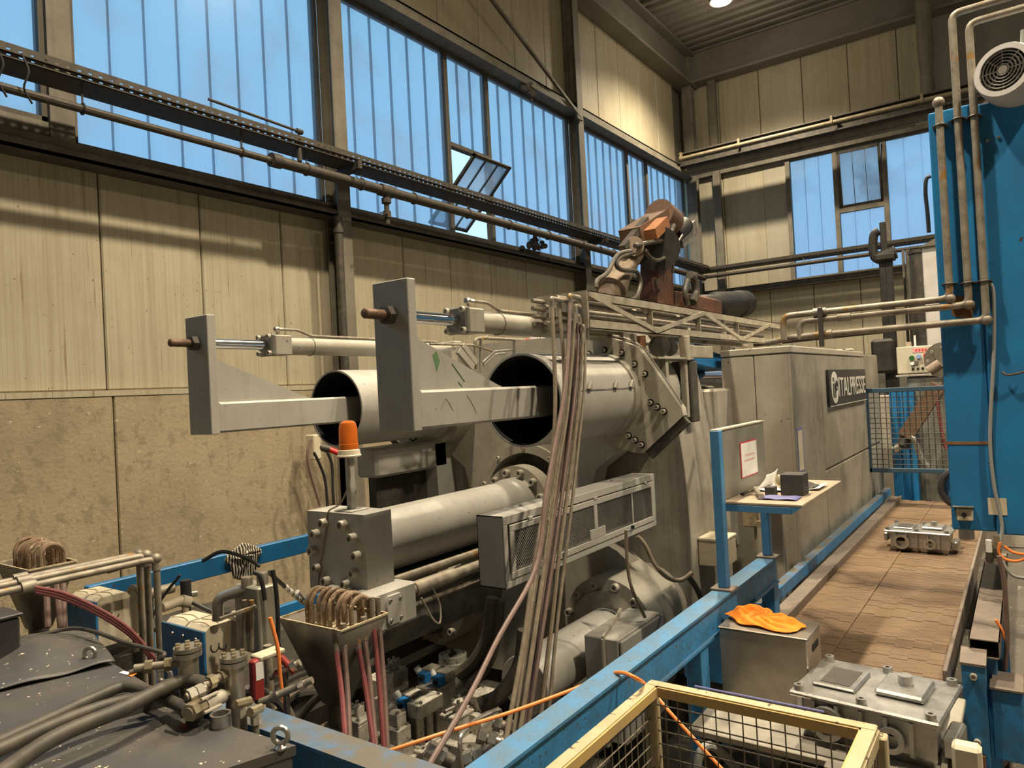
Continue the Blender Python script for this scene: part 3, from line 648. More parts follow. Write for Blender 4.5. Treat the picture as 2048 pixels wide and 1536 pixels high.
# warning beacon on the block
bc = thing('warning_beacon', 'orange rotating warning beacon on a square post on the end block', 'beacon', (2.79, 3.12, 1.69))
zb = 1.69; bx, by = 2.79, 3.12
MB().cbox((bx-.07, by-.07, zb), (bx+.07, by+.07, zb+.008), .003).build('base_plate', M['arm_grey'], bc)
MB().cbox((bx-.02, by-.02, zb+.008), (bx+.02, by+.02, zb+.30), .004).build('post', M['arm_grey'], bc)
MB().lathe((bx, by, zb+.30), (0, 0, 1), [(0, 0), (.066, 0), (.069, .008), (.064, .012), (.060, .038), (.054, .042), (0, .042)], 24).build('lamp_base', M['cream_plastic'], bc)
dome = MB().lathe((bx, by, zb+.342), (0, 0, 1), [(.0545, 0), (.0545, .03), (.053, .032), (.051, .12), (.044, .148), (.028, .160), (0, .163)], 24).build('dome', M['amber_dome'], bc)
MB().cyl((bx, by, zb+.342), (bx, by, zb+.44), .016, n=10).build('bulb', M['warning_yellow'], dome)
tag(MB().tube([(bx-.02, by-.01, zb+.3), (bx-.03, by-.03, zb+.18), (bx-.06, by+.02, zb+.05), (2.69, by+.08, zb+.003), (2.683, by+.10, zb-.1), (2.683, by+.16, zb-.28), (2.684, by+.19, zb-.44)], .005, 6, 6).build('beacon_cable', M['hose_olive']), 'thin cable drooping from the beacon post down the end block', 'cable')

# distribution block under the closing cylinder
db = thing('manifold_block', 'grey manifold block with bolted oval cover under the end block', 'manifold', (2.67, 2.82, 1.10))
MB().cbox((2.60, 2.80, 1.09), (2.94, 3.2, 1.29), .008).build('block', M['arm_grey'], db)
cv = MB().prism([(2.70, 2.80, 1.135), (2.715, 2.80, 1.115), (2.80, 2.80, 1.115), (2.815, 2.80, 1.135), (2.815, 2.80, 1.245), (2.80, 2.80, 1.265), (2.715, 2.80, 1.265), (2.70, 2.80, 1.245)], (0, -.018, 0)).build('cover_plate', M['arm_grey'], db, angle=50)
bolts(cv, BOLT_S, [(x_, 2.782, z_) for x_ in (2.72, 2.795) for z_ in (1.138, 1.242)], NY)
MB().elbow_tube([(2.94, 2.88, 1.22), (4.6, 2.88, 1.22)], .034, n=14).cyl((3.0, 2.88, 1.22), (3.35, 2.88, 1.22), .043, n=14).build('oil_pipe', M['pipe_dirty'], db)
MB().elbow_tube([(2.94, 2.98, 1.27), (4.6, 2.98, 1.27)], .03, n=14).build('oil_pipe', M['pipe_dirty'], db)
MB().cyl((2.94, 2.86, 1.14), (4.3, 2.86, 1.14), .014, n=8).build('oil_pipe', M['pipe_dirty'], db)
tag(MB().cyl((3.0, 3.12, 1.24), (4.5, 3.12, 1.24), .05, n=14).build('black_sleeve', M['cable_black']), 'black rubber sleeved pipe beneath the closing cylinder', 'pipe')
tag(MB().tube([(3.0, 2.82, 1.18), (3.06, 2.80, 1.05), (3.12, 2.80, 1.01), (3.15, 2.82, 1.10), (3.12, 2.84, 1.2)], .006, 6, 6).build('drain_line', M['pipe_dirty']), 'thin looped drain line beside the manifold block', 'pipe')
# big dark accumulator below
tag(MB().lathe((2.75, 3.3, .93), (1, 0, 0), [(0, 0), (.12, .02), (.17, .1), (.17, 1.25), (.19, 1.27), (.19, 1.4)], 32).build('accumulator', M['machine_dark']), 'dark grey pressure accumulator lying under the manifold block', 'accumulator')

# perforated guard box
gb = thing('guard_box', 'long grey guard box with expanded metal mesh doors', 'guard box', (2.89, 2.15, 1.33))
gx0, gx1, gy0, gy1, gz0, gz1 = 2.89, 4.68, 2.15, 2.31, 1.33, 1.69
MB().box((gx0, gy0, gz0), (gx0+.006, gy1, gz1)).box((gx1-.006, gy0, gz0), (gx1, gy1, gz1)).box((gx0, gy0, gz1-.005), (gx1, gy1, gz1)).box((gx0, gy0, gz0), (gx1, gy1, gz0+.005)).box((gx0, gy1-.004, gz0), (gx1, gy1, gz1)).build('shell', M['arm_grey'], gb)
fr = MB()
for a, b in (((gx0, gy0-.008, gz0), (gx1, gy0, gz0+.035)), ((gx0, gy0-.008, gz1-.045), (gx1, gy0, gz1)), ((gx0, gy0-.008, gz0+.035), (gx0+.035, gy0, gz1-.045)), ((gx1-.03, gy0-.008, gz0+.035), (gx1, gy0, gz1-.045))): fr.cbox(a, b, .003)
fr.build('rim', M['arm_grey'], gb)
MB().box((gx0+.03, gy1-.012, gz0+.03), (gx1-.03, gy1-.006, gz1-.03)).build('inner_back', M['machine_dark'], gb)
dz0, dz1 = gz0+.04, gz1-.05
dfr = MB()
for a, b in (((gx0+.045, gy0-.014, dz0), (gx1-.038, gy0-.004, dz0+.035)), ((gx0+.045, gy0-.014, dz1-.035), (gx1-.038, gy0-.004, dz1)), ((gx0+.045, gy0-.014, dz0+.035), (gx0+.085, gy0-.004, dz1-.035)), ((gx1-.07, gy0-.014, dz0+.035), (gx1-.038, gy0-.004, dz1-.035)), ((3.80, gy0-.014, dz0+.095), (3.84, gy0-.004, dz1-.035)), ((3.74, gy0-.0145, dz0+.035), (3.93, gy0-.004, dz0+.095)), ((4.31, gy0-.012, dz0+.035), (4.325, gy0-.004, dz1-.035))): dfr.cbox(a, b, .003)
dr = dfr.build('mesh_door', M['arm_grey'], gb)
def lattice(x0, x1, z0, z1, y):
    b = MB(); px_, pz_ = .0155, .0105; i = 0
    z = z0
    while z < z1:
        x = x0+(px_/2 if i % 2 else 0)
        while x < x1:
            for s_ in (1, -1):
                xa, xb = x, min(max(x+s_*px_/2, x0), x1); za, zb_ = z, min(z+pz_, z1)
                w = .0056
                b.add([(xa-w/2, y, za), (xa+w/2, y+.002, za), (xb+w/2, y+.002, zb_), (xb-w/2, y, zb_)], [(0, 1, 2, 3)])
            x += px_
        z += pz_; i += 1
    return b
for x0_, x1_ in ((gx0+.085, 3.80), (3.84, 4.31), (4.325, gx1-.07)):
    lt = lattice(x0_, x1_, dz0+.035, dz1-.035, gy0-.008).build('expanded_mesh', M['arm_grey'], dr); lt['kind'] = 'stuff'
for xx in (3.12, 3.82, 4.52): MB().cbox((xx-.02, gy0-.018, dz1-.004), (xx+.02, gy0-.006, dz1+.014), .002).build('hinge', M['arm_grey'], dr)
for xx in (3.43, 4.28): MB().cyl((xx, gy0-.012, dz0+.02), (xx, gy0-.03, dz0+.02), .012, n=10).build('latch', M['hole_black'], dr)
bolts(gb, BOLT_S, [(3.2, 2.25, gz1), (4.25, 2.25, gz1)], UP)

# grey electrical box on the lower cylinder
eb = thing('junction_box', 'grey terminal box with warning stickers beside the lower cylinder', 'electrical box', (3.59, 1.9, .3))
MB().cbox((3.59, 1.915, .32), (4.16, 2.13, .90), .006).build('body', M['arm_grey'], eb)
dd = MB().cbox((3.595, 1.892, .32), (4.165, 1.911, .892), .005).build('door', M['arm_grey'], eb)
MB().prism([(3.72, 1.8915, .60), (3.83, 1.8915, .60), (3.775, 1.8915, .715)], (0, -.001, 0)).build('warning_triangle', M['warning_yellow'], dd, 'yellow black-edged electricity warning triangle')
MB().prism([(3.77, 1.890, .68), (3.785, 1.890, .68), (3.772, 1.890, .655), (3.785, 1.890, .655), (3.765, 1.890, .618), (3.77, 1.890, .645), (3.76, 1.890, .645)], (0, -.0008, 0)).build('lightning_bolt', M['cable_black'], dd)
MB().box((3.95, 1.8905, .66), (4.08, 1.8912, .82)).build('sticker', M['white_paper'], dd)
MB().torus((4.015, 1.890, .745), (0, 1, 0), .045, .006, 24, 6).bar((3.985, 1.889, .775), (4.045, 1.889, .715), .008, .002).build('prohibition_ring', M['red_print'], dd)
MB().cyl((3.65, 1.892, .63), (3.65, 1.882, .63), .014, n=12).build('lock', M['machine_dark'], dd)
MB().bar((3.575, 2.0, .3), (3.575, 2.0, .90), .012, .03).bar((3.575, 2.0, .90), (4.0, 2.1, .93), .012, .03).build('bracket', M['machine_grey'], eb)
# small cream junction box on the platen flank
jb = thing('junction_box', 'small beige terminal box on the stained platen flank', 'electrical box', (5.15, 1.85, 1.0))
MB().cbox((5.05, 1.80, .98), (5.3, 2.0, 1.16), .008).build('body', M['cream_plastic'], jb); MB().cbox((5.045, 1.795, 1.16), (5.305, 2.0, 1.185), .006).build('lid', M['cream_plastic'], jb)
# far side castings between barrel and wall
fg = thing('core_housing', 'grey core puller housing behind the beacon, under the rear barrel', 'housing', (3.9, 3.75, .3))
p0, p1 = S(752, 905, x=3.75), S(752, 957, x=3.75)
yq = p0.y
MB().cbox((3.75, yq, p1.z), (4.55, yq+.22, p0.z+.03), .02).build('cover', M['arm_grey'], fg)
MB().prism([(4.42, yq, .3), (4.62, yq, .3), (4.66, yq, 1.2), (4.64, yq, 1.75), (4.55, yq, p0.z+.04), (4.40, yq, p0.z), (4.42, yq, 1.4)], (0, .25, 0)).build('flank', M['arm_grey'], fg)
MB().box((3.85, yq+.12, .3), (4.5, yq+.2, p1.z)).build('recess', M['black_grime'], fg)
# warning plate box behind
p = S(866, 912, x=4.9)
wb = thing('terminal_cabinet', 'small light terminal cabinet with yellow electricity triangle under rear barrel', 'electrical box', (p.x, p.y, 1.5))
MB().cbox((4.88, p.y-.13, 1.62), (5.0, p.y+.13, 1.93), .006).build('body', M['cream_plastic'], wb)
MB().prism([(4.879, p.y-.045, p.z-.03), (4.879, p.y+.045, p.z-.03), (4.879, p.y, p.z+.05)], (-.001, 0, 0)).build('warning_triangle', M['warning_yellow'], wb)
MB().prism([(4.877, p.y-.004, p.z+.03), (4.877, p.y+.008, p.z-.005), (4.877, p.y-.008, p.z-.005)], (-.0008, 0, 0)).build('lightning_bolt', M['cable_black'], wb)
for i, dy in enumerate((-.03, .05)):
    tag(MB().tube([(4.87, p.y+dy, 1.9), (4.85, p.y+dy-.02, 1.7), (4.84, p.y+dy+.03, 1.5), (4.82, p.y+dy+.01, 1.3)], .008, 6, 5).build('signal_cable', M['cable_black']), ('curved black cable' if i else 'straight black cable')+' dropping past the small terminal cabinet', 'cable')
# gauge and pipework behind the front barrel mouth
gy = 3.2
pw_ = thing('oil_pipework', 'small bent steel oil pipes with a gauge above the spider plate', 'pipework', (4.3, gy, 2.3))
def P3(px, py, y=gy): return S(px, py, y=y)
MB().elbow_tube([P3(962, 745), P3(962, 676), P3(1055, 680)], .012, .03, 8).build('pipe', M['pipe_dirty'], pw_)
MB().elbow_tube([P3(952, 738), P3(950, 678), P3(975, 674)], .011, .03, 8).build('pipe', M['pipe_dirty'], pw_)
MB().elbow_tube([P3(965, 725), P3(988, 702), P3(1030, 699), P3(1050, 688)], .008, .03, 8).build('pipe', M['steel'], pw_)
MB().elbow_tube([P3(967, 730), P3(990, 708), P3(1010, 706)], .008, .03, 8).build('pipe', M['steel'], pw_)
MB().elbow_tube([P3(860, 688), P3(945, 690), P3(985, 702)], .008, .03, 8).build('pipe', M['pipe_dirty'], pw_)
g0 = P3(1070, 682); MB().cyl(g0, g0+V((-.05, -.02, 0)), .045, n=18).build('gauge', M['cream_plastic'], pw_)
MB().cyl(g0+V((-.051, -.0205, 0)), g0+V((-.053, -.021, 0)), .036, n=18).build('gauge_face', M['white_paper'], pw_)
MB().cyl(P3(1078, 683), P3(1105, 684), .035, n=12).build('valve_body', M['valve_grey'], pw_)
MB().cyl(P3(1050, 682), P3(1056, 683), .022, n=8).build('red_knob', M['red_button'], pw_)
MB().bar(P3(916, 700), P3(945, 735), .03, .05).bar(P3(925, 690), P3(952, 726), .025, .04).build('bracket', M['machine_grey'], pw_)

# ================================================================ PIPE BRIDGE, HOSES
tr = thing('pipe_truss', 'tan lattice truss carrying hydraulic pipes above the front barrel', 'truss', (3.62, 2.0, 2.6))
tx0, tx1, tz0, tz1, ty0, ty1 = 3.62, 7.6, 2.645, 2.86, 2.0, 2.34
def L_chord(y, z, sy, sz):
    return MB().box((tx0, y, z), (tx1, y+sy*.045, z+sz*.005)).box((tx0, y, z), (tx1, y+sy*.005, z+sz*.05))
L_chord(ty0, tz1, 1, -1).build('chord', M['truss_tan'], tr); L_chord(ty0, tz0, 1, 1).build('chord', M['truss_tan'], tr)
L_chord(ty1, tz1, -1, -1).build('chord', M['truss_tan'], tr); L_chord(ty1, tz0, -1, 1).build('chord', M['truss_tan'], tr)
nodes = [S(1177, 585, y=ty0).x, S(1312, 664, y=ty0).x, S(1408, 632, y=ty0).x, S(1484, 688, y=ty0).x]; nodes += [nodes[-1]+.9, nodes[-1]+1.7]
for i, (a, b) in enumerate(zip(nodes, nodes[1:])):
    if b > tx1: break
    za, zb_ = (tz1-.02, tz0+.02) if i % 2 == 0 else (tz0+.02, tz1-.02)
    MB().bar((a, ty0-.004, za), (b, ty0-.004, zb_), .008, .03).build('diagonal', M['truss_tan'], tr)
    MB().bar((a, ty1, za), (b, ty1, zb_), .008, .03).build('diagonal', M['truss_tan'], tr)
for px_ in (3.63, S(1308, 640, y=ty0).x, S(1404, 655, y=ty0).x, S(1480, 668, y=ty0).x):
    MB().box((px_-.006, ty0+.01, tz0), (px_+.006, ty0+.05, tz1)).build('upright', M['truss_tan'], tr)
    MB().box((px_-.006, ty1-.05, tz0), (px_+.006, ty1, tz1)).build('upright', M['truss_tan'], tr)
MB().box((3.6, ty0, tz0), (3.61, ty1, tz1)).build('end_plate', M['truss_tan'], tr)
k = 0
for zz in (2.69, 2.735, 2.78, 2.825):
    for yy in (2.05, 2.13, 2.21, 2.29):
        if (k % 5) != 4: MB().cyl((3.48, yy, zz), (7.4, yy, zz), .0135, n=8).build('line_pipe', M['pipe_dirty'], tr)
        k += 1
for xx in (4.45, 5.2, 6.0):
    for yy in (2.03, 2.11):
        for zz in (2.70, 2.80): MB().cbox((xx-.025, yy, zz-.018), (xx+.025, yy+.03, zz+.018), .004).build('pipe_clamp', M['cream_plastic'], tr)
# support frame under truss
sp = thing('truss_stand', 'grey stand with pulleys holding the pipe truss on the machine', 'stand', (4.6, 2.0, 2.3))
a, b = S(1318, 712, y=2.02), S(1362, 700, y=2.02)
MB().cbox((a.x-.12, 1.97, 2.475), (b.x+.12, 2.12, 2.49), .003).build('shelf', M['machine_grey'], sp)
for q in (a.x+.05, b.x): MB().cbox((q-.022, 1.985, 2.06 if q == b.x else 2.3), (q+.022, 2.03, 2.48), .004).build('post', M['machine_grey'], sp)
MB().cbox((b.x+.02, 1.97, 2.49), (b.x+.52, 2.0, 2.58), .004).cbox((b.x-.03, 1.96, 2.47), (b.x+.03, 2.02, 2.645), .004).build('bracket', M['truss_tan'], sp)
for q, r_ in ((a.x-.04, .07), (a.x+.13, .06)):
    MB().lathe((q, 2.0, 2.56), (1, .35, 0), [(.01, 0), (r_, 0), (r_, .015), (r_*.75, .02), (r_*.75, .04), (r_, .045), (r_, .06), (.01, .06)], 20).build('pulley', M['dark_steel'], sp)
MB().box((a.x-.12, 2.06, 2.5), (a.x-.11, 2.12, 2.64)).build('side_plate', M['rust'], sp)
# hanging hoses
hose_specs = [  # (material, top px, list of waypoints px)
    ('hose_olive', [(1103, 606, 2.02), (1106, 660, 2.0), (1110, 760, 1.97), (1109, 860, 1.95), (1098, 960, 1.92), (1070, 1120, 1.88), (1048, 1280, 1.84), (1012, 1480, 1.80), (1000, 1560, 1.78)]),
    ('hose_olive', [(1117, 606, 2.06), (1126, 700, 2.02), (1128, 790, 2.0), (1112, 900, 1.97), (1088, 1060, 1.93), (1062, 1230, 1.88), (1030, 1460, 1.82), (1020, 1550, 1.8)]),
    ('hose_rose', [(1140, 600, 2.0), (1137, 690, 1.97), (1128, 790, 1.93), (1108, 900, 1.90), (1090, 1000, 1.87), (1082, 1085, 1.84), (1062, 1160, 1.82), (1000, 1270, 1.80), (940, 1390, 1.76), (850, 1545, 1.70)]),
    ('hose_olive', [(1150, 620, 2.0), (1143, 720, 1.97), (1133, 830, 1.93), (1112, 960, 1.9), (1092, 1110, 1.86), (1066, 1290, 1.82), (1030, 1530, 1.78)]),
    ('hose_rose', [(1158, 640, 2.04), (1154, 740, 1.99), (1143, 850, 1.96), (1124, 990, 1.92), (1106, 1120, 1.88), (1080, 1290, 1.84), (1052, 1480, 1.80), (1046, 1550, 1.78)]),
    ('hose_olive', [(1166, 660, 2.0), (1160, 770, 1.96), (1150, 870, 1.93), (1136, 980, 1.9), (1118, 1110, 1.86), (1104, 1240, 1.83), (1086, 1390, 1.80), (1068, 1540, 1.78)]),
    ('hose_rose', [(1146, 640, 2.06), (1148, 740, 2.02), (1138, 850, 1.99), (1116, 980, 1.95), (1098, 1110, 1.91), (1074, 1300, 1.86), (1040, 1520, 1.8)]),
    ('hose_olive', [(1172, 655, 2.06), (1168, 780, 2.0), (1158, 880, 1.97), (1146, 990, 1.93), (1130, 1120, 1.9), (1112, 1270, 1.86), (1100, 1400, 1.83), (1088, 1530, 1.8)]),
]
hl = ['leftmost olive hose of the bundle hanging from the truss end', 'second olive hose from the outer edge of the hanging bundle', 'rose grey hose that leaves the hanging bundle towards the valves', 'olive hose in the middle of the hanging bundle, in front', 'dull rose hose in the hanging bundle behind the middle one', 'olive hose of the hanging bundle nearest the guard box latch', 'rose hose half hidden inside the hanging bundle', 'rightmost thin olive hose of the hanging bundle']
for (mt, pts), lb in zip(hose_specs, hl):
    P = [S(px_, py_, y=y_) for px_, py_, y_ in pts]
    h = thing('hydraulic_hose', lb, 'hose', P[-1], 'hoses hanging from the pipe truss')
    MB().tube(P, .0108 if 'thin' not in lb else .0085, 8, 4).build('hose', M[mt], h)
    MB().cyl(P[0]+V((0, 0, -.075)), P[0]+V((0, 0, .012)), .017, n=8).build('fitting', M['steel'], h)
    e_ = V((3.6, P[0].y+.03, P[0].z+.02))
    MB().elbow_tube([P[0], P[0]+V((0, 0, .025)), V((3.55, P[0].y+.02, P[0].z+.025))], .013, .02, 8).build('elbow', M['pipe_dirty'], h)

# ================================================================ ENCLOSURE WITH SIGN
EX0, EX1, EY0, EY1, EZ0, EZ1 = 5.9, 10.0, 1.5, 2.05, .55, 2.56
en = thing('machine_enclosure', 'tall dirty grey sheet metal enclosure of the casting machine with sign', 'enclosure', (EX0, EY0, EZ0))
MB().box((EX0+.01, EY0+.012, EZ0), (EX1-.01, EY1, EZ1-.02)).build('carcass', M['machine_dark'], en)
MB().cbox((EX0-.01, EY0-.012, EZ1-.055), (9.05, EY1, EZ1), .006).build('top_rim', M['enclosure_grey'], en)
seams = [EX0, S(1643, 800, y=EY0).x, S(1688, 790, y=EY0).x, S(1724, 780, y=EY0).x, EX1]
zl = S(1662, 935, y=EY0).z
for i, (a, b) in enumerate(zip(seams, seams[1:])):
    z1_ = EZ1-.06 if i < 3 else EZ1-.03
    if i == 0: MB().cbox((a, EY0-.004, EZ0), (b-.008, EY0+.012, z1_), .005).build('panel', M['sheet_dull'], en)
    else:
        MB().cbox((a+.008, EY0-.004, EZ0), (b-.008, EY0+.012, zl-.01), .005).build('panel', M['sheet_dull'], en)
        MB().cbox((a+.008, EY0-.004, zl+.01), (b-.008, EY0+.012, z1_), .005).build('panel', M['sheet_dull'], en)
ys = [EY0+.01, EY0+.28, EY1]
for a, b in zip(ys, ys[1:]): MB().cbox((EX0-.004, a+.003, EZ0), (EX0+.012, b-.003, EZ1-.06), .005).build('panel', M['enclosure_grey'], en)
MB().box((EX0-.003, EY0-.003, EZ0), (EX0+.015, EY0+.015, EZ1-.06)).build('corner_angle', M['enclosure_grey'], en)
st = S(1592, 857, y=EY0); sb = S(1608, 940, y=EY0)
MB().box((st.x, EY0-.0065, sb.z), (sb.x, EY0-.0045, st.z)).build('scale_strip', M['blue_print'], en)
MB().box((st.x+.02, EY0-.0075, sb.z+.01), (sb.x-.02, EY0-.006, st.z-.02)).build('scale_strip_face', M['cream_plastic'], en)
# scattered swarf on top
random.seed(11)
cr_ = MB()
for _ in range(90):
    q = (random.uniform(EX0+.1, 9.9), random.uniform(EY0+.03, EY1-.03)); s_ = random.uniform(.01, .04)
    cr_.box((q[0], q[1], EZ1), (q[0]+s_, q[1]+s_*.7, EZ1+s_*.8))
cr_o = tag(cr_.build('aluminium_swarf', M['alu_cast']), 'bits of aluminium swarf lying on the enclosure roof', 'swarf', kind='stuff')
# sign
sg = thing('machine_sign', 'dark nameplate with white oval emblem and white capital lettering', 'sign', (7.1, EY0-.02, 2.02))
sx0, sx1, sz0, sz1 = 7.10, 8.98, 2.02, 2.365
MB().cbox((sx0, EY0-.03, sz0), (sx1, EY0-.006, sz1), .004).build('board', M['sign_dark'], sg)
MB().bar((sx0, EY0-.031, sz0+.004), (sx1, EY0-.031, sz0+.004), .004, .006).build('edge', M['sign_white'], sg)
ov = MB(); N = 32; ocx, ocz, oa, oh = 7.32, 2.195, .155, .15
ov.prism([(ocx+oa*math.cos(2*math.pi*k/N), EY0-.031, ocz+oh*math.sin(2*math.pi*k/N)) for k in range(N)], (0, -.004, 0)); ovo = ov.build('emblem', M['sign_white'], sg)
em = MB()                                                     # the dark monogram: an i and a P built of bars
em.box((ocx-.085, EY0-.038, ocz-.09), (ocx-.045, EY0-.0355, ocz+.04)).box((ocx-.085, EY0-.038, ocz+.06), (ocx-.045, EY0-.0355, ocz+.095))
em.box((ocx-.01, EY0-.038, ocz-.095), (ocx+.025, EY0-.0355, ocz+.06)); em.build('monogram', M['sign_dark'], ovo)
MB().torus((ocx+.035, EY0-.0365, ocz+.02), (0, 1, 0), .042, .012, 20, 6).build('monogram_bow', M['sign_dark'], ovo)
def lettering(name, body, mat, parent, width, height, M_):
    cu = bpy.data.curves.new(name, 'FONT'); cu.body = body; cu.extrude = .002; cu.size = 1
    tmp = bpy.data.objects.new(name, cu); COL.objects.link(tmp); bpy.context.view_layer.update()
    me = bpy.data.meshes.new_from_object(tmp); bpy.data.objects.remove(tmp)
    xs_ = [v.co.x for v in me.vertices]; ys_ = [v.co.y for v in me.vertices]
    for v in me.vertices: v.co.x = (v.co.x-min(xs_))/(max(xs_)-min(xs_))*width; v.co.y = (v.co.y-min(ys_))/(max(ys_)-min(ys_))*height
    me.materials.clear(); me.materials.append(mat); return place(name, me, M_, parent)
lettering('lettering', 'ITALPRESSE', M['sign_white'], sg, 1.40, .19, T(7.50, EY0-.033, 2.10) @ Matrix.Rotation(math.radians(90), 4, 'X'))

# ================================================================ BLUE GUARD RAIL, DESK
def blue_rail(name, label, a, b, mat, w=.10, h=.16):
    t = thing(name, label, 'guard rail', a)
    a, b = V(a), V(b); d = (b-a).normalized(); s_ = d.cross(UP)
    MB().bar(a-UP*.006, b-UP*.006, w, .012).build('top_flange', M[mat], t)
    MB().bar(a-UP*(h-.006), b-UP*(h-.006), w, .012).build('bottom_flange', M[mat], t)
    MB().bar(a-UP*h/2, b-UP*h/2, w*.72, h-.024).build('web', M[mat], t)
    return t
fr_ = blue_rail('guard_rail', 'worn light blue steel guard rail along the conveyor side of the machine', (1.5, 1.36, 1.2), (4.62, 1.36, 1.2), 'blue_rail')
for xx in (3.35, 4.58): MB().cbox((xx-.05, 1.32, 0), (xx+.05, 1.40, 1.04), .004).build('leg', M['blue_rail'], fr_)
blue_rail('guard_rail', 'dusty dark blue beam across the front of the pit, behind the black cabinet', (1.56, 1.30, 1.2), (1.56, 2.62, 1.2), 'blue_worn', .12, .2)
rb = thing('guard_rail', 'clean mid blue rail along the concrete wall with striped rag on it', 'guard rail', (2.18, 4.95, 1.06))
MB().cbox((2.18, 4.92, 1.07), (4.4, 4.98, 1.21), .006).build('beam', M['blue_paint'], rb)
MB().cbox((2.9, 4.92, .62), (4.6, 4.97, .70), .006).build('lower_beam', M['blue_paint'], rb)
for xx in (2.6, 4.3): MB().cbox((xx-.03, 4.985, 0), (xx+.03, 5.03, 1.2), .004).build('leg', M['blue_paint'], rb)
# desk with board
dk = thing('standing_desk', 'blue steel standing desk with grey back board on the guard rail', 'desk', (3.77, 1.36, 1.2))
for xx, zt in ((3.775, 2.045), (4.575, 1.64)):
    MB().cbox((xx-.028, 1.335, 1.215), (xx+.028, 1.385, zt), .004).build('leg', M['blue_post'], dk)
    MB().cbox((xx-.05, 1.30, 1.2), (xx+.05, 1.42, 1.214), .003).build('foot_plate', M['rail_dusty'], dk)
MB().cbox((3.80, 1.345, 1.665), (4.58, 1.375, 2.04), .003).build('back_board', M['board_grey'], dk)
MB().box((3.75, 1.34, 2.042), (4.585, 1.385, 2.05)).build('board_cap', M['cream_plastic'], dk)
MB().cbox((3.80, .945, 1.650), (4.75, 1.36, 1.664), .003).build('table_top', M['table_top'], dk)
MB().cbox((3.80, 1.0, 1.612), (3.815, 1.34, 1.649), .003).prism([(3.80, 1.0, 1.612), (3.80, .95, 1.649), (3.80, 1.0, 1.649)], (.015, 0, 0)).build('front_bracket', M['blue_post'], dk)
MB().cbox((3.815, 1.30, 1.612), (4.74, 1.34, 1.649), .003).cbox((4.72, 1.0, 1.612), (4.735, 1.34, 1.649), .003).build('table_frame', M['blue_post'], dk)
zt_ = 1.665
pp = thing('notice_sheet', 'white notice sheet with red border pinned to the grey board', 'notice', (4.1, 1.34, 1.74))
MB().box((4.105, 1.341, 1.745), (4.405, 1.3445, 1.95)).build('red_border', M['red_print'], pp)
MB().box((4.112, 1.339, 1.752), (4.398, 1.342, 1.943)).build('sheet', M['white_paper'], pp)
for a, b, z in ((4.18, 4.34, 1.865), (4.165, 4.355, 1.835)):                       # blurred red handwriting, not legible in the photo
    x = a
    while x < b: MB().box((x, 1.3382, z), (x+.012, 1.3389, z+.011)).build('red_stroke', M['pink_print'], pp); x += .019
def sheet(name, label, cat, mat, pts_fn, nx, ny, th=.001):
    b = MB(); vs_ = [pts_fn(i/nx, j/ny) for j in range(ny+1) for i in range(nx+1)]
    F = [(j*(nx+1)+i, j*(nx+1)+i+1, (j+1)*(nx+1)+i+1, (j+1)*(nx+1)+i) for j in range(ny) for i in range(nx)]
    b.add(vs_, F); o = b.build(name, M[mat], angle=60)
    md = o.modifiers.new('thickness', 'SOLIDIFY'); md.thickness = th; md.offset = 1
    return tag(o, label, cat)
sheet('curled_paper', 'curled white paper sheet standing up beside the notice', 'paper', 'white_paper', lambda u, v: (4.22+.22*v+.05*u, 1.30-.05*u-.02*math.sin(3*v), zt_+.006+.10*u*u*(1-.3*v)+.02*math.sin(u*5+v*3)*u), 10, 8)
sheet('curled_paper', 'flat crumpled white paper lying under the curled sheet on the desk', 'paper', 'white_paper', lambda u, v: (4.18+.30*v, 1.32-.22*u, zt_+.004+.008*math.sin(u*7+v*4)**2), 8, 8)
sheet('leaflet', 'blue and white printed leaflet at the desk edge', 'paper', 'blue_print', lambda u, v: (3.90+.13*v, 1.20-.2*u, zt_+.003+.006*math.sin(u*6)**2), 6, 4)
sheet('magazine', 'dark striped paper strip behind the black cube on the desk', 'paper', 'white_paper', lambda u, v: (4.28+.22*v, 1.10-.13*u, zt_+.003+.012*u*u), 6, 4)
sheet('dark_cloth', 'dark cloth strip lying on the striped paper', 'cloth', 'graphite', lambda u, v: (4.30+.16*v, 1.09-.09*u, zt_+.02+.008*math.sin(u*6)), 6, 4)
tag(MB().cbox((4.08, 1.005, zt_), (4.20, 1.125, zt_+.115), .003).build('graphite_cube', M['graphite']), 'large dark graphite cube standing on the desk', 'cube')
tag(MB().cbox((4.06, 1.15, zt_), (4.11, 1.205, zt_+.045), .002).build('graphite_cube', M['graphite']), 'small black cube on the desk beside the breaker bar', 'cube')
hd = thing('breaker_bar', 'short steel breaker bar with crosspiece lying on the desk', 'tool', (3.95, 1.2, zt_))
MB().tube([(4.09, 1.265, zt_+.03), (3.93, 1.19, zt_+.016)], .014, 10).build('grip', M['pipe_dirty'], hd); MB().tube([(4.09, 1.265, zt_+.03), (3.98, 1.30, zt_+.012)], .008, 8).build('crossbar', M['dark_steel'], hd); MB().cyl((3.93, 1.19, zt_+.016), (3.91, 1.18, zt_+.0155), .0155, n=10).build('ferrule', M['steel'], hd)
tag(MB().cbox((4.02, 1.315, zt_), (4.10, 1.33, zt_+.012), .004).build('marker', M['hole_black']), 'short black marker lying at the desk corner', 'marker')
rl = thing('tape_roll', 'cream tape roll standing behind the graphite cubes', 'tape roll', (4.33, 1.17, zt_)); MB().pipe((4.31, 1.20, zt_+.042), (4.335, 1.17, zt_+.042), .042, .03, 20).build('tape', M['cream_plastic'], rl); MB().cyl((4.30, 1.16, zt_+.02), (4.36, 1.09, zt_+.02), .02, n=10).build('core', M['graphite'], rl)
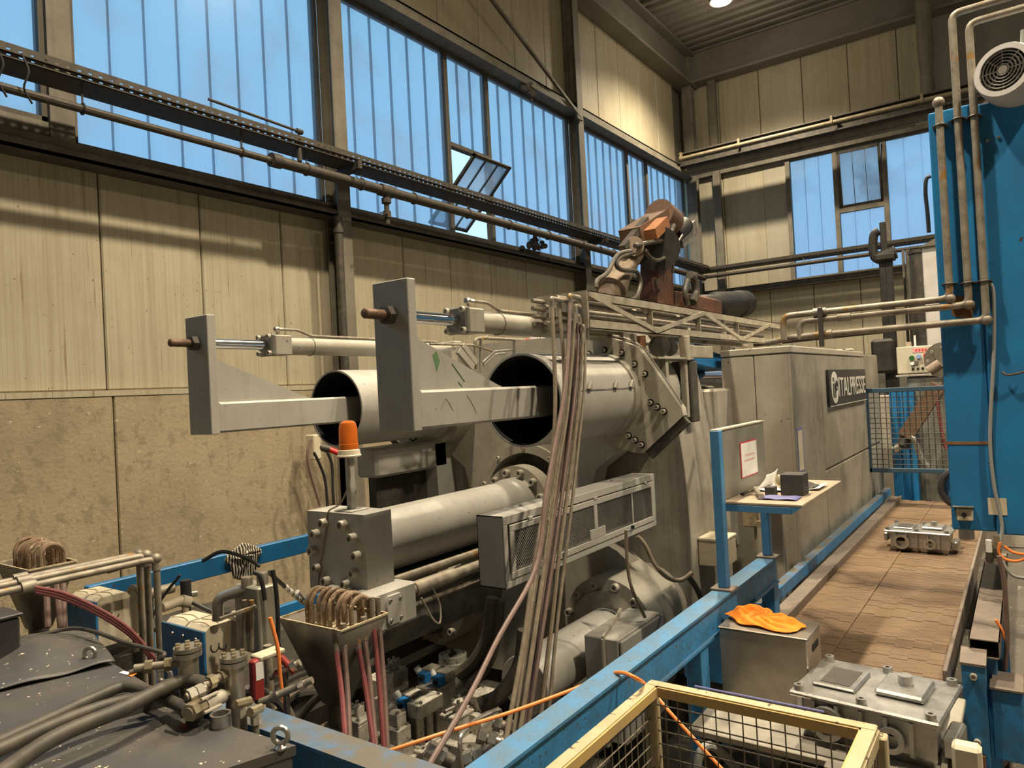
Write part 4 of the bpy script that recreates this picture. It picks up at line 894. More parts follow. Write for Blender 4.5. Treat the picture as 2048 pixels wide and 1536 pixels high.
# switch boxes behind the desk legs
for i, (px_, w_) in enumerate(((1534, .09), (1552, .12))):
    q = S(px_, 1035, x=5.5); t = thing('switch_box', ['narrow grey safety switch behind the desk leg', 'wide grey safety switch box on the enclosure corner'][i], 'switch', (5.5, q.y, 1.2))
    MB().cbox((5.48, q.y-w_/2, 1.30), (5.58, q.y+w_/2, 1.56), .01).build('body', M['enclosure_grey'], t); MB().cbox((5.47, q.y-w_/2+.012, 1.33), (5.485, q.y+w_/2-.012, 1.53), .004).build('cover', M['board_grey'], t)
q = S(1545, 1060, x=5.55); tag(MB().cbox((5.6, q.y-.06, 0), (5.66, q.y+.06, 1.55), .004).build('switch_post', M['enclosure_grey']), 'grey sheet post holding the safety switches', 'post')
q = S(1510, 1040, x=5.4)
vv = thing('pneumatic_valve', 'small brass air valve on a thin pipe behind the desk', 'valve', (5.4, q.y, .8)); MB().cyl((5.4, q.y, .8), (5.4, q.y, 1.75), .012, n=8).build('pipe', M['pipe_dirty'], vv); MB().cbox((5.36, q.y-.02, 1.22), (5.43, q.y+.08, 1.38), .008).build('body', M['brass'], vv); MB().cyl((5.38, q.y-.03, 1.25), (5.33, q.y-.05, 1.25), .025, n=12).build('knob', M['brass'], vv)

# ================================================================ CONVEYOR
BZ, BY0, BY1 = .80, .40, 1.26
cv = thing('slat_conveyor', 'steel slat conveyor with rusty brown hinged belt', 'conveyor', (4.0, .83, 0))
def slat_mesh(y0, y1, off):
    p = .0635; n_ = max(2, round((y1-y0)/.082)); s_ = (y1-y0)/n_; d = .016; lo, hi = [], []
    for i in range(n_):
        e = d if (i+off) % 2 else -d
        lo += [(-p/2+e+.0013, y0+i*s_), (-p/2+e+.0013, y0+(i+1)*s_)]; hi += [(p/2+e-.0013, y0+i*s_), (p/2+e-.0013, y0+(i+1)*s_)]
    b = MB(); b.prism([(x, y, -.006) for x, y in lo+hi[::-1]], (0, 0, .006)); return b.mesh('slat', M['belt_brown'], 20)
lane = [(BY0, .93), (.932, BY1)]
mA = [slat_mesh(a, b, 0) for a, b in lane]
x = 3.98; i = 0
while x < 9.6:
    for j in (0, 1): place('slat', mA[j], T(x, 0, BZ+(.002 if j else 0)+random.uniform(-.0015, .0015)), cv)
    x += .0635; i += 1
MB().box((3.98, .924, BZ), (9.6, .938, BZ+.008)).build('lane_ridge', M['belt_brown'], cv)
MB().box((3.95, BY0, BZ-.06), (9.6, BY1, BZ-.012)).build('belt_bed', M['hole_black'], cv)
MB().cbox((4.05, BY1, BZ-.1), (9.6, BY1+.02, BZ+.055), .003).cbox((4.05, BY1+.02, BZ+.03), (9.6, BY1+.11, BZ+.045), .003).build('side_guide', M['rail_dusty'], cv)
MB().cbox((4.5, 1.385, BZ+.045), (9.7, 1.45, BZ+.13), .004).build('side_beam', M['blue_worn'], cv)
MB().cbox((4.05, BY0-.02, BZ-.1), (9.6, BY0, BZ+.05), .003).build('side_guide', M['rail_dusty'], cv)
rr = MB(); rx0, rx1 = 4.28, 6.35
rr.box((rx0, .17, BZ+.145), (rx1, .30, BZ+.15)).box((rx0, .17, BZ+.06), (rx1, .30, BZ+.065)).box((rx0, .17, BZ+.06), (rx1, .175, BZ+.15)).box((rx0, .295, BZ+.06), (rx1, .30, BZ+.15))
rr.build('box_rail', M['rail_dusty'], cv)
for xx in (4.4, 6.2): MB().cbox((xx-.04, .19, 0), (xx+.04, .28, BZ+.06), .004).build('leg', M['blue_worn'], cv)
p1 = MB().prism([(4.17, .33, BZ+.05), (4.17, .23, BZ+.05), (4.17, .23, .2), (4.17, .33, .2)], (.1, 0, 0)).build('end_bracket', M['blue_worn'], cv)
MB().prism([(4.165, .335, BZ+.05), (4.165, .225, BZ+.05), (4.29, .225, BZ+.09), (4.29, .335, BZ+.09)], (0, 0, .012)).build('bracket_cap', M['rail_dusty'], cv)
bolts(p1, BOLT_M, [(4.17, .28, z) for z in (.80, .48, .38)], NX)
MB().cbox((4.20, .085, .40), (4.42, .215, .74), .006).build('drive_cover', M['blue_worn'], cv)
MB().cbox((4.19, .08, .74), (4.43, .22, .755), .003).build('cover_top', M['rail_dusty'], cv)
MB().cbox((4.16, .25, .15), (4.20, .33, .42), .003).build('rusty_foot', M['rust'], cv)
# drop-off bench in front of the belt
bn = thing('drop_bench', 'bare sheet steel drop bench at the end of the conveyor', 'bench', (3.3, .8, 0))
MB().cbox((3.05, .30, .745), (3.93, 1.30, .775), .004).build('bench_top', M['sheet_dull'], bn)
MB().cbox((3.02, .30, .66), (3.045, .72, .745), .003).cbox((2.99, .30, .765), (3.045, .72, .78), .003).build('front_lip', M['stainless'], bn)
for xx, yy in ((3.1, .36), (3.1, 1.22), (3.8, .36), (3.8, 1.22)): MB().cbox((xx-.03, yy-.03, 0), (xx+.03, yy+.03, .745), .004).build('leg', M['dark_steel'], bn)
MB().cbox((3.2, .8, .1), (3.7, 1.26, .5), .01).build('under_box', M['machine_dark'], bn)
# rag box
bxk = thing('steel_box', 'dull stainless steel box under the orange cloth', 'box', (3.46, .88, .775))
bx0, bx1, by0_, by1_, bz1 = 3.46, 3.72, .875, 1.285, 1.10
MB().cbox((bx0, by0_, .775), (bx1, by1_, bz1), .006).build('body', M['stainless'], bxk)
MB().cbox((bx0-.004, by0_-.004, bz1), (bx1+.004, by1_+.004, bz1+.008), .003).build('lid', M['stainless'], bxk)
MB().box((3.55, by0_-.003, 1.02), (3.66, by0_+.001, 1.05)).build('slot', M['hole_black'], bxk)
random.seed(4)
def cloth(u, v):
    a = u*2*math.pi; r_ = v*(.17+.035*math.sin(2*a+.6)+.02*math.sin(5*a))
    x_ = 3.585+r_*.62*math.sin(a); y_ = 1.10+r_*1.0*math.cos(a)
    z_ = bz1+.014+.062*math.exp(-((x_-3.61)/.06)**2-((y_-1.13)/.13)**2)*(.7+.3*math.sin(22*y_+40*x_))+.02*abs(math.sin(4*a+7*v))*(v*(1-v)*4)
    z_ += .020*max(0, math.sin(75*(x_-.45*y_)+3*math.sin(18*y_)))*math.exp(-((x_-3.57)/.08)**2)*min(1, v*2)*(1-v*v*.7)+.012*max(0, math.sin(48*y_+60*x_+2))*(1-v)
    return (x_, y_, max(z_, bz1+.010))
cl_ = sheet('orange_cloth', 'crumpled bright orange cleaning cloth on the steel box', 'cloth', 'orange_cloth', cloth, 56, 16, .003)
cl_.modifiers.new('soften', 'SUBSURF').render_levels = 1

# castings on the belt
def casting(label, loc, s, rot):
    t = thing('gearbox_casting', label, 'casting', loc, 'aluminium castings on the conveyor')
    Mx = T(*loc) @ Matrix.Rotation(rot, 4, 'Z') @ Matrix.Scale(s, 4)
    def part(mb_, nm, mat='alu_cast', par=t): return mb_.xform(Mx).build(nm, M[mat], par)
    body = MB()
    body.prism([(-.20, -.27, 0), (-.23, -.29, .05), (-.22, -.29, .19), (.20, -.27, .19), (.23, -.25, .05), (.20, -.23, 0)], (0, .54, 0)); part(body, 'body')
    part(MB().cbox((-.25, -.31, .19), (.24, .31, .215), .008), 'top_flange')
    for y in (-.2, -.1, 0, .1, .2): part(MB().prism([(-.225, y-.008, .03), (-.255, y-.008, .05), (-.25, y-.008, .19), (-.22, y-.008, .19)], (0, .016, 0)), 'rib')
    part(MB().pipe((-.22, .14, .105), (-.27, .14, .105), .075, .05, 24), 'bearing_boss'); part(MB().cyl((-.222, .14, .105), (-.226, .14, .105), .05, n=20), 'bearing_bore', 'hole_black')
    part(MB().pipe((-.22, -.12, .10), (-.265, -.12, .10), .055, .032, 20), 'bearing_boss'); part(MB().cyl((-.222, -.12, .10), (-.226, -.12, .10), .032, n=18), 'bearing_bore', 'hole_black')
    part(MB().cbox((-.10, -.22, .215), (.14, -.02, .245), .01), 'valve_cover'); part(MB().cbox((-.14, .05, .215), (.12, .24, .232), .008), 'pocket_rim'); part(MB().box((-.11, .08, .233), (.09, .21, .2345)), 'pocket', 'graphite')
    for x_, y_ in ((-.22, -.27), (-.22, .27), (.21, -.27), (.21, .27), (-.22, 0), (.21, 0)): part(MB().pipe((x_, y_, .215), (x_, y_, .24), .022, .01, 14), 'screw_boss')
    part(MB().cyl((.03, -.12, .245), (.03, -.12, .285), .03, n=16), 'filler_neck')
    part(MB().cbox((-.06, .31, .06), (.08, .35, .15), .01), 'side_lug'); part(MB().cbox((-.15, -.35, .03), (.05, -.29, .12), .01), 'side_lug')
    return t
casting('bright aluminium gearbox casting on the drop bench beside the steel box', (3.38, .585, .777), .92, math.radians(-6))
casting('dark aluminium gearbox casting on the belt beside the blue tower', (S(1842, 1062, z=.95).x, S(1842, 1062, z=.95).y, .805), .80, math.radians(-4))

# ================================================================ WIRE MESH CAGE (foreground)
cg = thing('mesh_pallet_cage', 'cream and yellow wire mesh pallet cage in the foreground', 'pallet cage', (2.0, .85, 0))
cx0, cx1, cy0, cy1, cz0, cz1 = 1.37, 2.61, .45, 1.257, .22, 1.15
def ang(a, b, inner):
    """cream rail with a yellow inner lip"""
    a, b, inner = V(a), V(b), V(inner)
    e_ = (b-a).normalized()*.004; sh = UP*(.0 if abs(inner.y) > .5 else .0015)
    MB().bar(a-UP*.006+inner*.022+e_+sh, b-UP*.006+inner*.022-e_+sh, .042, .012).bar(a-UP*.036+e_-sh, b-UP*.036-e_-sh, .008, .046).build('top_rail', M['cage_cream'], cg)
    MB().bar(a-UP*.022+inner*.046, b-UP*.022+inner*.046, .008, .036).build('rail_lip', M['cage_yellow'], cg)
ang((cx0, cy1, cz1), (cx1, cy1, cz1), (0, -1, 0)); ang((cx1, cy1, cz1), (cx1, cy0, cz1), (-1, 0, 0)); ang((cx0, cy0, cz1), (cx1, cy0, cz1), (0, 1, 0)); ang((cx0, cy1, cz1), (cx0, cy0, cz1), (1, 0, 0))
for xx in (cx0, cx1):
    for yy in (cy0, cy1): MB().cbox((xx-.025, yy-.025, .12), (xx+.025, yy+.025, cz1-.03), .005).build('corner_post', M['cage_cream'], cg); MB().cbox((xx-.05, yy-.05, 0), (xx+.05, yy+.05, .12), .01).build('foot', M['cage_cream'], cg)
MB().cbox((cx0, cy0, .12), (cx1, cy1, .2), .01).build('deck', M['rail_dusty'], cg)
wv, whx, why = MB().cyl((0, 0, cz0), (0, 0, cz1-.02), .0027, n=6).mesh('wire', M['wire']), MB().cyl((cx0, 0, 0), (cx1, 0, 0), .0027, n=6).mesh('wire', M['wire']), MB().cyl((0, cy0, 0), (0, cy1, 0), .0027, n=6).mesh('wire', M['wire'])
P_ = .05
k = 1
while cx0+k*P_ < cx1:
    place('wire', wv, T(cx0+k*P_, cy1, 0), cg); place('wire', wv, T(cx0+k*P_, cy0, 0), cg); k += 1
k = 1
while cy0+k*P_ < cy1:
    place('wire', wv, T(cx1, cy0+k*P_, 0), cg); k += 1
z = cz0+.04
while z < cz1-.03:
    place('wire', whx, T(0, cy1-.005, z), cg); place('wire', whx, T(0, cy0+.005, z), cg); place('wire', why, T(cx1-.005, 0, z), cg); z += P_
MB().cyl((cx1+.012, .62, cz1+.004), (cx1+.012, 1.08, cz1+.004), .004, n=6).build('blue_lacing', M['blue_print'], cg)
# steel trays and board seen through the mesh
for i, (pts, zz, hh, mt_, lb) in enumerate((([(1392, 1430), (1420, 1414), (1470, 1426), (1440, 1444)], .62, .10, 'stainless', 'small bright steel tray behind the cage mesh'), ([(1441, 1445), (1470, 1428), (1530, 1444), (1508, 1468)], .62, .12, 'stainless', 'larger bright steel tray behind the cage mesh'), ([(1508, 1480), (1535, 1446), (1572, 1462), (1552, 1498)], .60, .10, 'sheet_dull', 'grey steel tray behind the cage beside the bright ones'), ([(1548, 1510), (1575, 1484), (1740, 1530), (1720, 1560)], .46, .05, 'table_top', 'dusty wooden board lying behind the cage mesh'))):
    P_q = [S(a, b, z=zz) for a, b in pts]; t = thing('steel_tray' if i < 3 else 'wooden_board', lb, 'tray' if i < 3 else 'board', (P_q[0].x, P_q[0].y, zz-hh))
    MB().prism(P_q, (0, 0, -hh)).build('body', M[mt_], t); MB().prism([p*1.0 for p in P_q], (0, 0, .006)).build('top_sheet', M[mt_], t)
    cxy = sum(P_q, V((0, 0, 0)))/4; MB().box((cxy.x-.03, cxy.y-.03, 0), (cxy.x+.03, cxy.y+.03, zz-hh)).build('prop', M['dark_steel'], t)
# red hose coil seen through the mesh, grey conduit
for i in range(3):
    tag(MB().tube([(2.95, 1.20-.012*i, .2), (2.93, 1.16, .45), (2.98+.02*i, 1.08-.03*i, .62-.03*i), (3.06, .98, .60), (3.1, .92, .4)], .017, 8, 5).build('red_hose', M['hose_red']), ['outermost', 'middle', 'innermost'][i]+' dark red hose bend behind the cage mesh', 'hose', 'dark red hoses behind the cage')
tag(MB().tube([(3.0, 1.26, .2), (3.0, 1.25, .62), (3.05, 1.2, .72), (3.12, 1.1, .6)], .02, 10, 5).build('grey_conduit', M['cable_grey']), 'grey flexible conduit arching behind the cage', 'conduit')
# long orange air hose across the pit and over the rail
oh = [S(765, 1506, y=2.0), S(775, 1503, y=1.95), S(900, 1462, y=1.8), S(1020, 1425, y=1.68), S(1130, 1385, y=1.56), S(1200, 1357, y=1.46), S(1240, 1345, z=1.215), S(1275, 1358, z=1.205), S(1300, 1378, x=2.68), S(1340, 1425, x=2.68), S(1390, 1480, x=2.67), S(1450, 1545, x=2.66)]
tag(MB().tube(oh, .0075, 8, 6).build('air_hose', M['orange_hose']), 'long orange air hose slung over the blue guard rail', 'hose')

# ================================================================ BLUE TOWER AND RIGHT SIDE
TX = 5.2
tw = thing('press_tower', 'tall blue steel press tower standing over the conveyor', 'press', (TX, -.3, 0))
MB().cbox((TX, .185, 1.32), (6.3, .415, 3.90), .008).build('side_casing', M['blue_tower'], tw)
MB().cbox((TX-.02, -.9, 1.31), (6.3, .185, 3.88), .008).build('front_casing', M['blue_tower'], tw)
MB().cbox((TX+.3, -.8, 0), (6.2, -.15, 1.31), .02).build('pedestal', M['machine_dark'], tw)
bolts(tw, BOLT_S, [S(1997, 275, x=TX-.02), S(1975, 282, x=TX-.02), S(1998, 207, x=TX-.02)], NX)
q = S(1930, 885, x=TX-.001); MB().box((TX-.003, q.y-.13, q.z-.012), (TX, q.y+.10, q.z+.006)).build('rust_slit', M['rust'], tw)
for (px_, py_), r_ in (((1918, 600), .05), ((1930, 625), .075)):
    q = S(px_, py_, x=TX-.001); pl = [(TX-.0015, q.y+r_*(.75+.25*math.sin(3*a+px_))*math.cos(a), q.z+r_*(.7+.3*math.sin(2*a+1))*math.sin(a)) for a in [2*math.pi*k/18 for k in range(18)]]
    MB().prism(pl, (.001, 0, 0)).build('rust_patch', M['rust'], tw)
q = S(1995, 1013, x=TX-.02); MB().box((TX-.023, q.y-.047, q.z-.05), (TX-.02, q.y+.047, q.z+.05)).build('rating_plate', M['cream_plastic'], tw)
q = S(1930, 1028, x=TX); es = thing('stop_button_box', 'small cream stop button box on the lower corner of the blue tower', 'switch', (TX-.03, q.y, q.z-.04))
MB().cbox((TX-.03, q.y-.043, q.z-.037), (TX-.001, q.y+.043, q.z+.037), .006).build('housing', M['cream_plastic'], es); MB().cyl((TX-.03, q.y+.003, q.z), (TX-.045, q.y+.003, q.z), .014, n=14).build('button', M['hole_black'], es)
MB().box((TX-.045, q.y-.05, q.z+.045), (TX-.001, q.y+.06, q.z+.05)).build('shade', M['machine_dark'], es)
# vertical pipes that turn and run across to the enclosure
runs = [((1878, 205), (1900, 597), [(1640, 630), (1566, 640)], (1566, 672)), ((1897, 30), (1938, 609), [(1690, 655), (1600, 667)], (1585, 676)), ((1932, 48), (1973, 640), [(1652, 668), (1588, 672)], (1482, 684))]
for i, (tp, bt, mids, end) in enumerate(runs):
    xq = TX-.075; a, b = S(*tp, x=xq), S(*bt, x=xq); a.y = b.y
    P = ([V((xq, b.y-.9, a.z+.0)), a] if i else [a])+[b]+[V((xq, S(*m_, x=xq).y, b.z-.004*(k+1))) for k, m_ in enumerate(mids)]
    e_ = S(*end, x=xq); P.append(V((xq+(.25 if i == 2 else 0), P[-1].y+(.25 if i == 2 else 0), 2.565)) if i == 2 else V((xq, P[-1].y, 2.565)))
    t = thing('air_pipe', ['pale pipe nearest the tower edge, turning towards the enclosure', 'middle pipe of three running down the blue tower', 'outermost pipe of three on the blue tower, lowest crossing'][i], 'pipe', b, 'three pipes on the blue tower')
    MB().elbow_tube(P, .021, .05, 12).build('tube', M['pipe_dirty'], t)
    MB().sphere(b, .031, 12, 8).build('elbow', M['pipe_dirty'], t)
    for px_, py_ in (((1882, 250), (1907, 240), (1937, 235))[i], ((1893, 568), (1932, 566), (1968, 562))[i]):
        q = S(px_, py_, x=xq); MB().torus((xq, b.y, q.z), (0, 0, 1), .027, .006, 14, 6).box((xq, b.y-.04, q.z-.004), (TX, b.y+.04, q.z+.004)).build('pipe_clip', M['dark_steel'], t)
    if i == 0: MB().sphere(a, .034, 12, 8).build('end_cap', M['pipe_dirty'], t)
    for m_ in mids[:1]:
        q = S(*m_, x=xq); MB().cyl((xq, q.y-.04, b.z-.004), (xq, q.y+.04, b.z-.004), .029, n=12).build('coupling', M['pipe_dirty'], t)
pm = S(1645, 640, x=TX-.075)
tag(MB().cbox((5.08, 1.07, 2.50), (5.10, 1.10, 2.76), .004).build('pipe_hanger', M['dark_steel']), 'dark upright clamp post gripping the three crossing pipes', 'clamp')
tag(MB().tube([S(1968, 565, x=TX-.03), S(1985, 575, x=TX-.03), S(1988, 640, x=TX-.03), S(1987, 720, x=TX-.03), S(1980, 870, x=TX-.03), S(1988, 970, x=TX-.03), S(2004, 1050, x=TX-.03), S(1998, 1090, x=TX-.06), S(2003, 1120, x=TX-.1), S(2025, 1150, x=TX-.1), S(2060, 1158, x=TX-.1)], .010, 8, 5).build('grey_cable', M['cable_grey']), 'grey cable running down the face of the blue tower', 'cable')
tag(MB().tube([S(2004, 744, x=TX-.05), S(2014, 750, x=TX-.06), S(2030, 748, x=TX-.06), S(2050, 743, x=TX-.05)], .007, 8, 5).build('door_handle_wire', M['dark_steel']), 'small wire pull on the blue tower face', 'handle')
# motor on top
mt = thing('electric_motor', 'grey electric motor with round fan grille on top of the tower', 'motor', (5.3, 0, 3.9))
mc = S(2005, 139, x=5.0); ax = V((.93, -.30, -.05)).normalized()
MB().lathe(mc, ax, [(.118, .03), (.118, 0), (.147, .0), (.155, .02), (.16, .10), (.165, .11), (.165, .38), (.12, .45), (0, .45)], 32).build('fan_cowl', M['white_column'], mt)
gr_ = MB()
for r_ in (.03, .048, .066, .084, .102): gr_.torus(mc+ax*.004, ax, r_, .0042, 28, 5)
e1, e2 = gr_.frame(ax)
for k in range(8):
    d_ = e1*math.cos(k*math.pi/4)+e2*math.sin(k*math.pi/4); gr_.bar(mc+ax*.006+d_*.02, mc+ax*.006+d_*.117, .006, .004, ax)
gr_.build('fan_grille', M['dark_steel'], mt)
MB().cyl(mc+ax*.0, mc+ax*.012, .024, n=14).build('grille_hub', M['column_grey'], mt)
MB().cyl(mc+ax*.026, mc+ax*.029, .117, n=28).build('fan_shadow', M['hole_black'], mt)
fl_ = S(2035, 205, x=5.28); MB().cyl((5.33, fl_.y-.02, 3.885), (5.33, fl_.y-.02, 3.91), .20, n=32).build('mounting_flange', M['rust'], mt)
MB().lathe((5.33, fl_.y-.02, 3.91), (0, 0, 1), [(.13, 0), (.12, .12), (.14, .22)], 20).build('lantern', M['machine_dark'], mt)
tag(MB().tube([S(2046, 60, x=5.1), S(2045, 90, x=5.1), S(2042, 110, x=5.1)], .012, 8).build('motor_conduit', M['cable_grey']), 'short conduit entering the motor from above', 'conduit')
# valves and hoses by the tower foot
av = thing('air_regulator', 'small air regulator with white bowls below the blue tower', 'regulator', (5.0, .12, .95))
for i, (px_, py_) in enumerate(((1978, 1090), (1993, 1082))):
    q = S(px_, py_, x=5.0); MB().cyl(q-UP*.04, q+UP*.03, .016, n=12).build('bowl', M['white_paper' if i == 0 else 'brass'], av); MB().cyl(q-UP*.10, q-UP*.04, .02, n=12).build('valve', M['dark_steel'], av); MB().bar(q-UP*.09+V((0, .05, 0)), q-UP*.09-V((0, .05, 0)), .012, .012).build('handle', M['steel'], av)
for i, (mat, pts) in enumerate((('orange_hose', [(2000, 1085), (1998, 1105), (2010, 1118), (2035, 1122), (2060, 1112)]), ('orange_hose', [(2008, 1092), (2025, 1104), (2045, 1108), (2060, 1109)]), ('hose_rose', [(1998, 1112), (2008, 1160), (2012, 1220), (2014, 1280), (2010, 1340)]), ('orange_hose', [(1992, 1240), (2005, 1262), (2013, 1285)]), ('hose_rose', [(2015, 1390), (2022, 1440), (2026, 1490), (2010, 1525), (1990, 1540)]))):
    tag(MB().tube([S(a, b, x=4.95 if i < 2 else 4.5) for a, b in pts], .008 if mat == 'orange_hose' else .012, 8, 5).build('air_line', M[mat]), ['lower orange air line looping beside the tower foot', 'upper orange air line beside the tower foot', 'rose hose running down beside the conveyor rail', 'short orange line under the box rail', 'rose hose trailing to the floor at the frame corner'][i], 'hose')
rc = thing('steel_cabinet', 'dark grey cabinet on the floor right of the conveyor', 'cabinet', (4.9, -.2, 0)); MB().cbox((4.75, -.6, .1), (5.4, .04, .95), .01).build('body', M['machine_dark'], rc); MB().cbox((4.74, -.6, 0), (5.4, .045, .1), .01).build('plinth', M['black_grime'], rc)
# things at the bottom right corner
cs = thing('chute_frame', 'narrow steel chute rails beside the near casting', 'chute', (2.9, .3, .3))
for dx, m_ in ((0, 'sheet_dull'), (.07, 'cage_cream')):
    a, b = S(1905, 1500, x=2.75), S(1915, 1430, x=3.3); MB().bar((2.6, .32-dx*.9, .62), (3.4, .33-dx*.6, .80), .02, .06).build('rail', M[m_], cs)
MB().cbox((3.05, .42, .5), (3.09, .47, .80), .003).cbox((2.98, .42, .46), (3.02, .47, .62), .003).build('strut', M['dark_steel'], cs)
q = S(1925, 1510, x=3.0); tag(MB().cbox((2.95, q.y-.06, q.z-.12), (3.02, q.y+.03, q.z+.05), .012).build('cream_cover', M['cream_plastic']), 'rounded cream plastic cover in the lower corner by the chute', 'cover')

# ================================================================ BEHIND THE CONVEYOR: GATE, PRESS COLUMNS, CONTROL BOX
GX = 9.08
gt = thing('mesh_gate', 'dark blue framed wire mesh gate at the end of the enclosure', 'gate', (GX, 1.1, 1.2))
gy0_, gy1_, gz0_, gz1_ = .35, 1.52, 1.19, 2.14
for a, b in (((gy0_, gz0_), (gy1_, gz0_+.05)), ((gy0_, gz1_-.05), (gy1_, gz1_)), ((gy1_-.05, gz0_), (gy1_, gz1_)), ((gy0_, gz0_), (gy0_+.05, gz1_))): MB().cbox((GX-.02, a[0], a[1]), (GX+.02, b[0], b[1]), .004).build('frame_bar', M['gate_blue'], gt)
gwv, gwh = MB().cyl((GX, 0, gz0_), (GX, 0, gz1_), .0045, n=6).mesh('wire', M['gate_wire']), MB().cyl((GX-.004, gy0_, 0), (GX-.004, gy1_, 0), .0045, n=6).mesh('wire', M['gate_wire'])
y = gy0_+.08
while y < gy1_-.05: place('wire', gwv, T(0, y, 0), gt); y += .058
z = gz0_+.09
while z < gz1_-.05: place('wire', gwh, T(0, 0, z), gt); z += .058
# pale machine wall behind
tag(MB().cbox((11.2, .1, 0), (11.35, 2.2, 2.0), .01).build('splash_wall', M['enclosure_grey']), 'pale splash wall plates seen through the mesh gate', 'panel')
for i, (px_, w_) in enumerate(((1793, .10), (1806, .13), (1823, .10))):
    q = S(px_, 900, x=10.2); tag(MB().cbox((10.2+.05*i, q.y-w_/2, .5), (10.35+.05*i, q.y+w_/2, 2.1), .006).build('press_column', M['blue_paint']), ['narrow blue column nearest the enclosure behind the gate', 'wide blue column in the middle behind the gate', 'blue column farthest from the enclosure behind the gate'][i], 'column', 'blue columns behind the gate')
sa = thing('spray_arm', 'brown rusty spray arm slanting behind the mesh gate', 'spray arm', (9.9, .8, 0))
q = S(1890, 780, x=9.9); MB().cbox((9.9, q.y-.2, 0), (10.1, q.y-.02, S(1885, 700, x=9.9).z), .01).build('pillar', M['machine_dark'], sa)
a, b = S(1878, 770, x=9.7), S(1812, 872, x=9.7)
MB().bar(a, b, .16, .22, (1, 0, 0)).build('arm', M['rust_thread'], sa)
c_ = S(1808, 880, x=9.65); MB().cyl(b, c_+V((0, .02, -.08)), .07, n=12).build('wrist', M['dark_steel'], sa); MB().cyl(S(1800, 893, x=9.6), S(1788, 900, x=9.6), .045, n=12).build('nozzle', M['alu_cast'], sa)
dsk = S(1885, 720, x=9.9); MB().cyl(dsk, dsk+V((.06, -.02, 0)), .21, n=28).build('indexing_disc', M['column_grey'], sa); bolts(sa, BOLT_M, [dsk+V((-.002, .15*math.cos(t_), .15*math.sin(t_))) for t_ in (0, .8, 1.6, 2.4, 3.2, 4)], NX)
q = S(1858, 742, x=9.8); MB().cyl(q, q+V((0, -.12, .08)), .06, n=14).build('rotary_joint', M['robot_pale'], sa)
tag(MB().tube([S(1875, 800, x=9.6), S(1880, 840, x=9.6), S(1886, 880, x=9.6), S(1893, 900, x=9.6)], .02, 8, 5).build('red_spray_hose', M['hose_red']), 'red hose hanging beside the brown spray arm', 'hose')
MB().tube([S(1822, 872, x=9.62), S(1830, 885, x=9.6), S(1838, 905, x=9.6), S(1848, 925, x=9.6), S(1856, 934, x=9.6)], .035, 8, 4).build('tool_cluster', M['alu_cast'], sa)
bw = thing('band_wheel', 'dark blue wheel rim peeping out behind the tower edge', 'wheel', (7.5, .3, 1.2)); q = S(1900, 975, x=7.5); MB().torus((7.5, q.y-.1, q.z), (1, .2, 0), .17, .03, 28, 8).build('rim', M['sign_dark'], bw); MB().cyl((7.5, q.y-.1, q.z), (7.54, q.y-.1, q.z), .15, n=24).build('disc', M['blue_worn'], bw); MB().cbox((7.54, q.y-.16, 0), (7.6, q.y-.04, q.z+.05), .01).build('stand', M['machine_dark'], bw)
# control box
KX = 10.4
cb_ = thing('control_box', 'beige control box with coloured push buttons behind the gate', 'control box', (KX, .8, 2.2))
a, b = S(1792, 695, x=KX), S(1884, 748, x=KX); ky0, ky1, kz0, kz1 = b.y-.1, a.y, S(1797, 748, x=KX).z, a.z
MB().cbox((KX, ky0, kz0), (KX+.25, ky1, kz1), .008).build('housing', M['control_cream'], cb_)
MB().cbox((KX-.012, ky0+.01, kz0-.04), (KX+.3, ky1+.02, kz0-.015), .004).build('shelf', M['machine_grey'], cb_)
for (px_, py_), m_, r_ in (((1824, 716), 'green_button', .03), ((1838, 713), 'blue_button', .026), ((1853, 711), 'red_button', .032), ((1825, 727), 'white_button', .022), ((1834, 725), 'machine_dark', .022), ((1854, 723), 'blue_button', .02)):
    q = S(px_, py_, x=KX); MB().cyl((KX, q.y, q.z), (KX-.03, q.y, q.z), r_, n=14).build('push_button', M[m_], cb_)
for px_, py_ in ((1826, 738), (1836, 737.5), (1845.5, 736.5), (1855, 736)):
    q = S(px_, py_, x=KX); MB().cyl((KX, q.y, q.z), (KX-.012, q.y, q.z), .015, n=10).build('key_switch', M['hole_black'], cb_)
a, b = S(1825, 697, x=KX), S(1849, 704, x=KX); pl = MB().box((KX-.004, b.y, b.z), (KX-.001, a.y, a.z)).build('name_plate', M['pink_print'], cb_)
for k in range(5): MB().box((KX-.006, a.y-.03-.035*k, b.z+.015), (KX-.004, a.y-.05-.035*k, a.z-.01)).build('red_stroke', M['red_print'], pl)
q = S(1828, 684, x=KX); MB().cyl((KX+.1, q.y, kz1), (KX+.1, q.y, kz1+.14), .012, n=8).build('aerial', M['white_paper'], cb_); q = S(1815, 688, x=KX); MB().cbox((KX+.06, q.y-.03, kz1), (KX+.14, q.y+.03, kz1+.06), .006).build('plug', M['table_top'], cb_)
tag(MB().cbox((KX+.02, ky0+.1, 0), (KX+.3, ky1-.1, kz0-.045), .01).build('control_pedestal', M['machine_dark']), 'dark pedestal under the beige control box', 'pedestal')
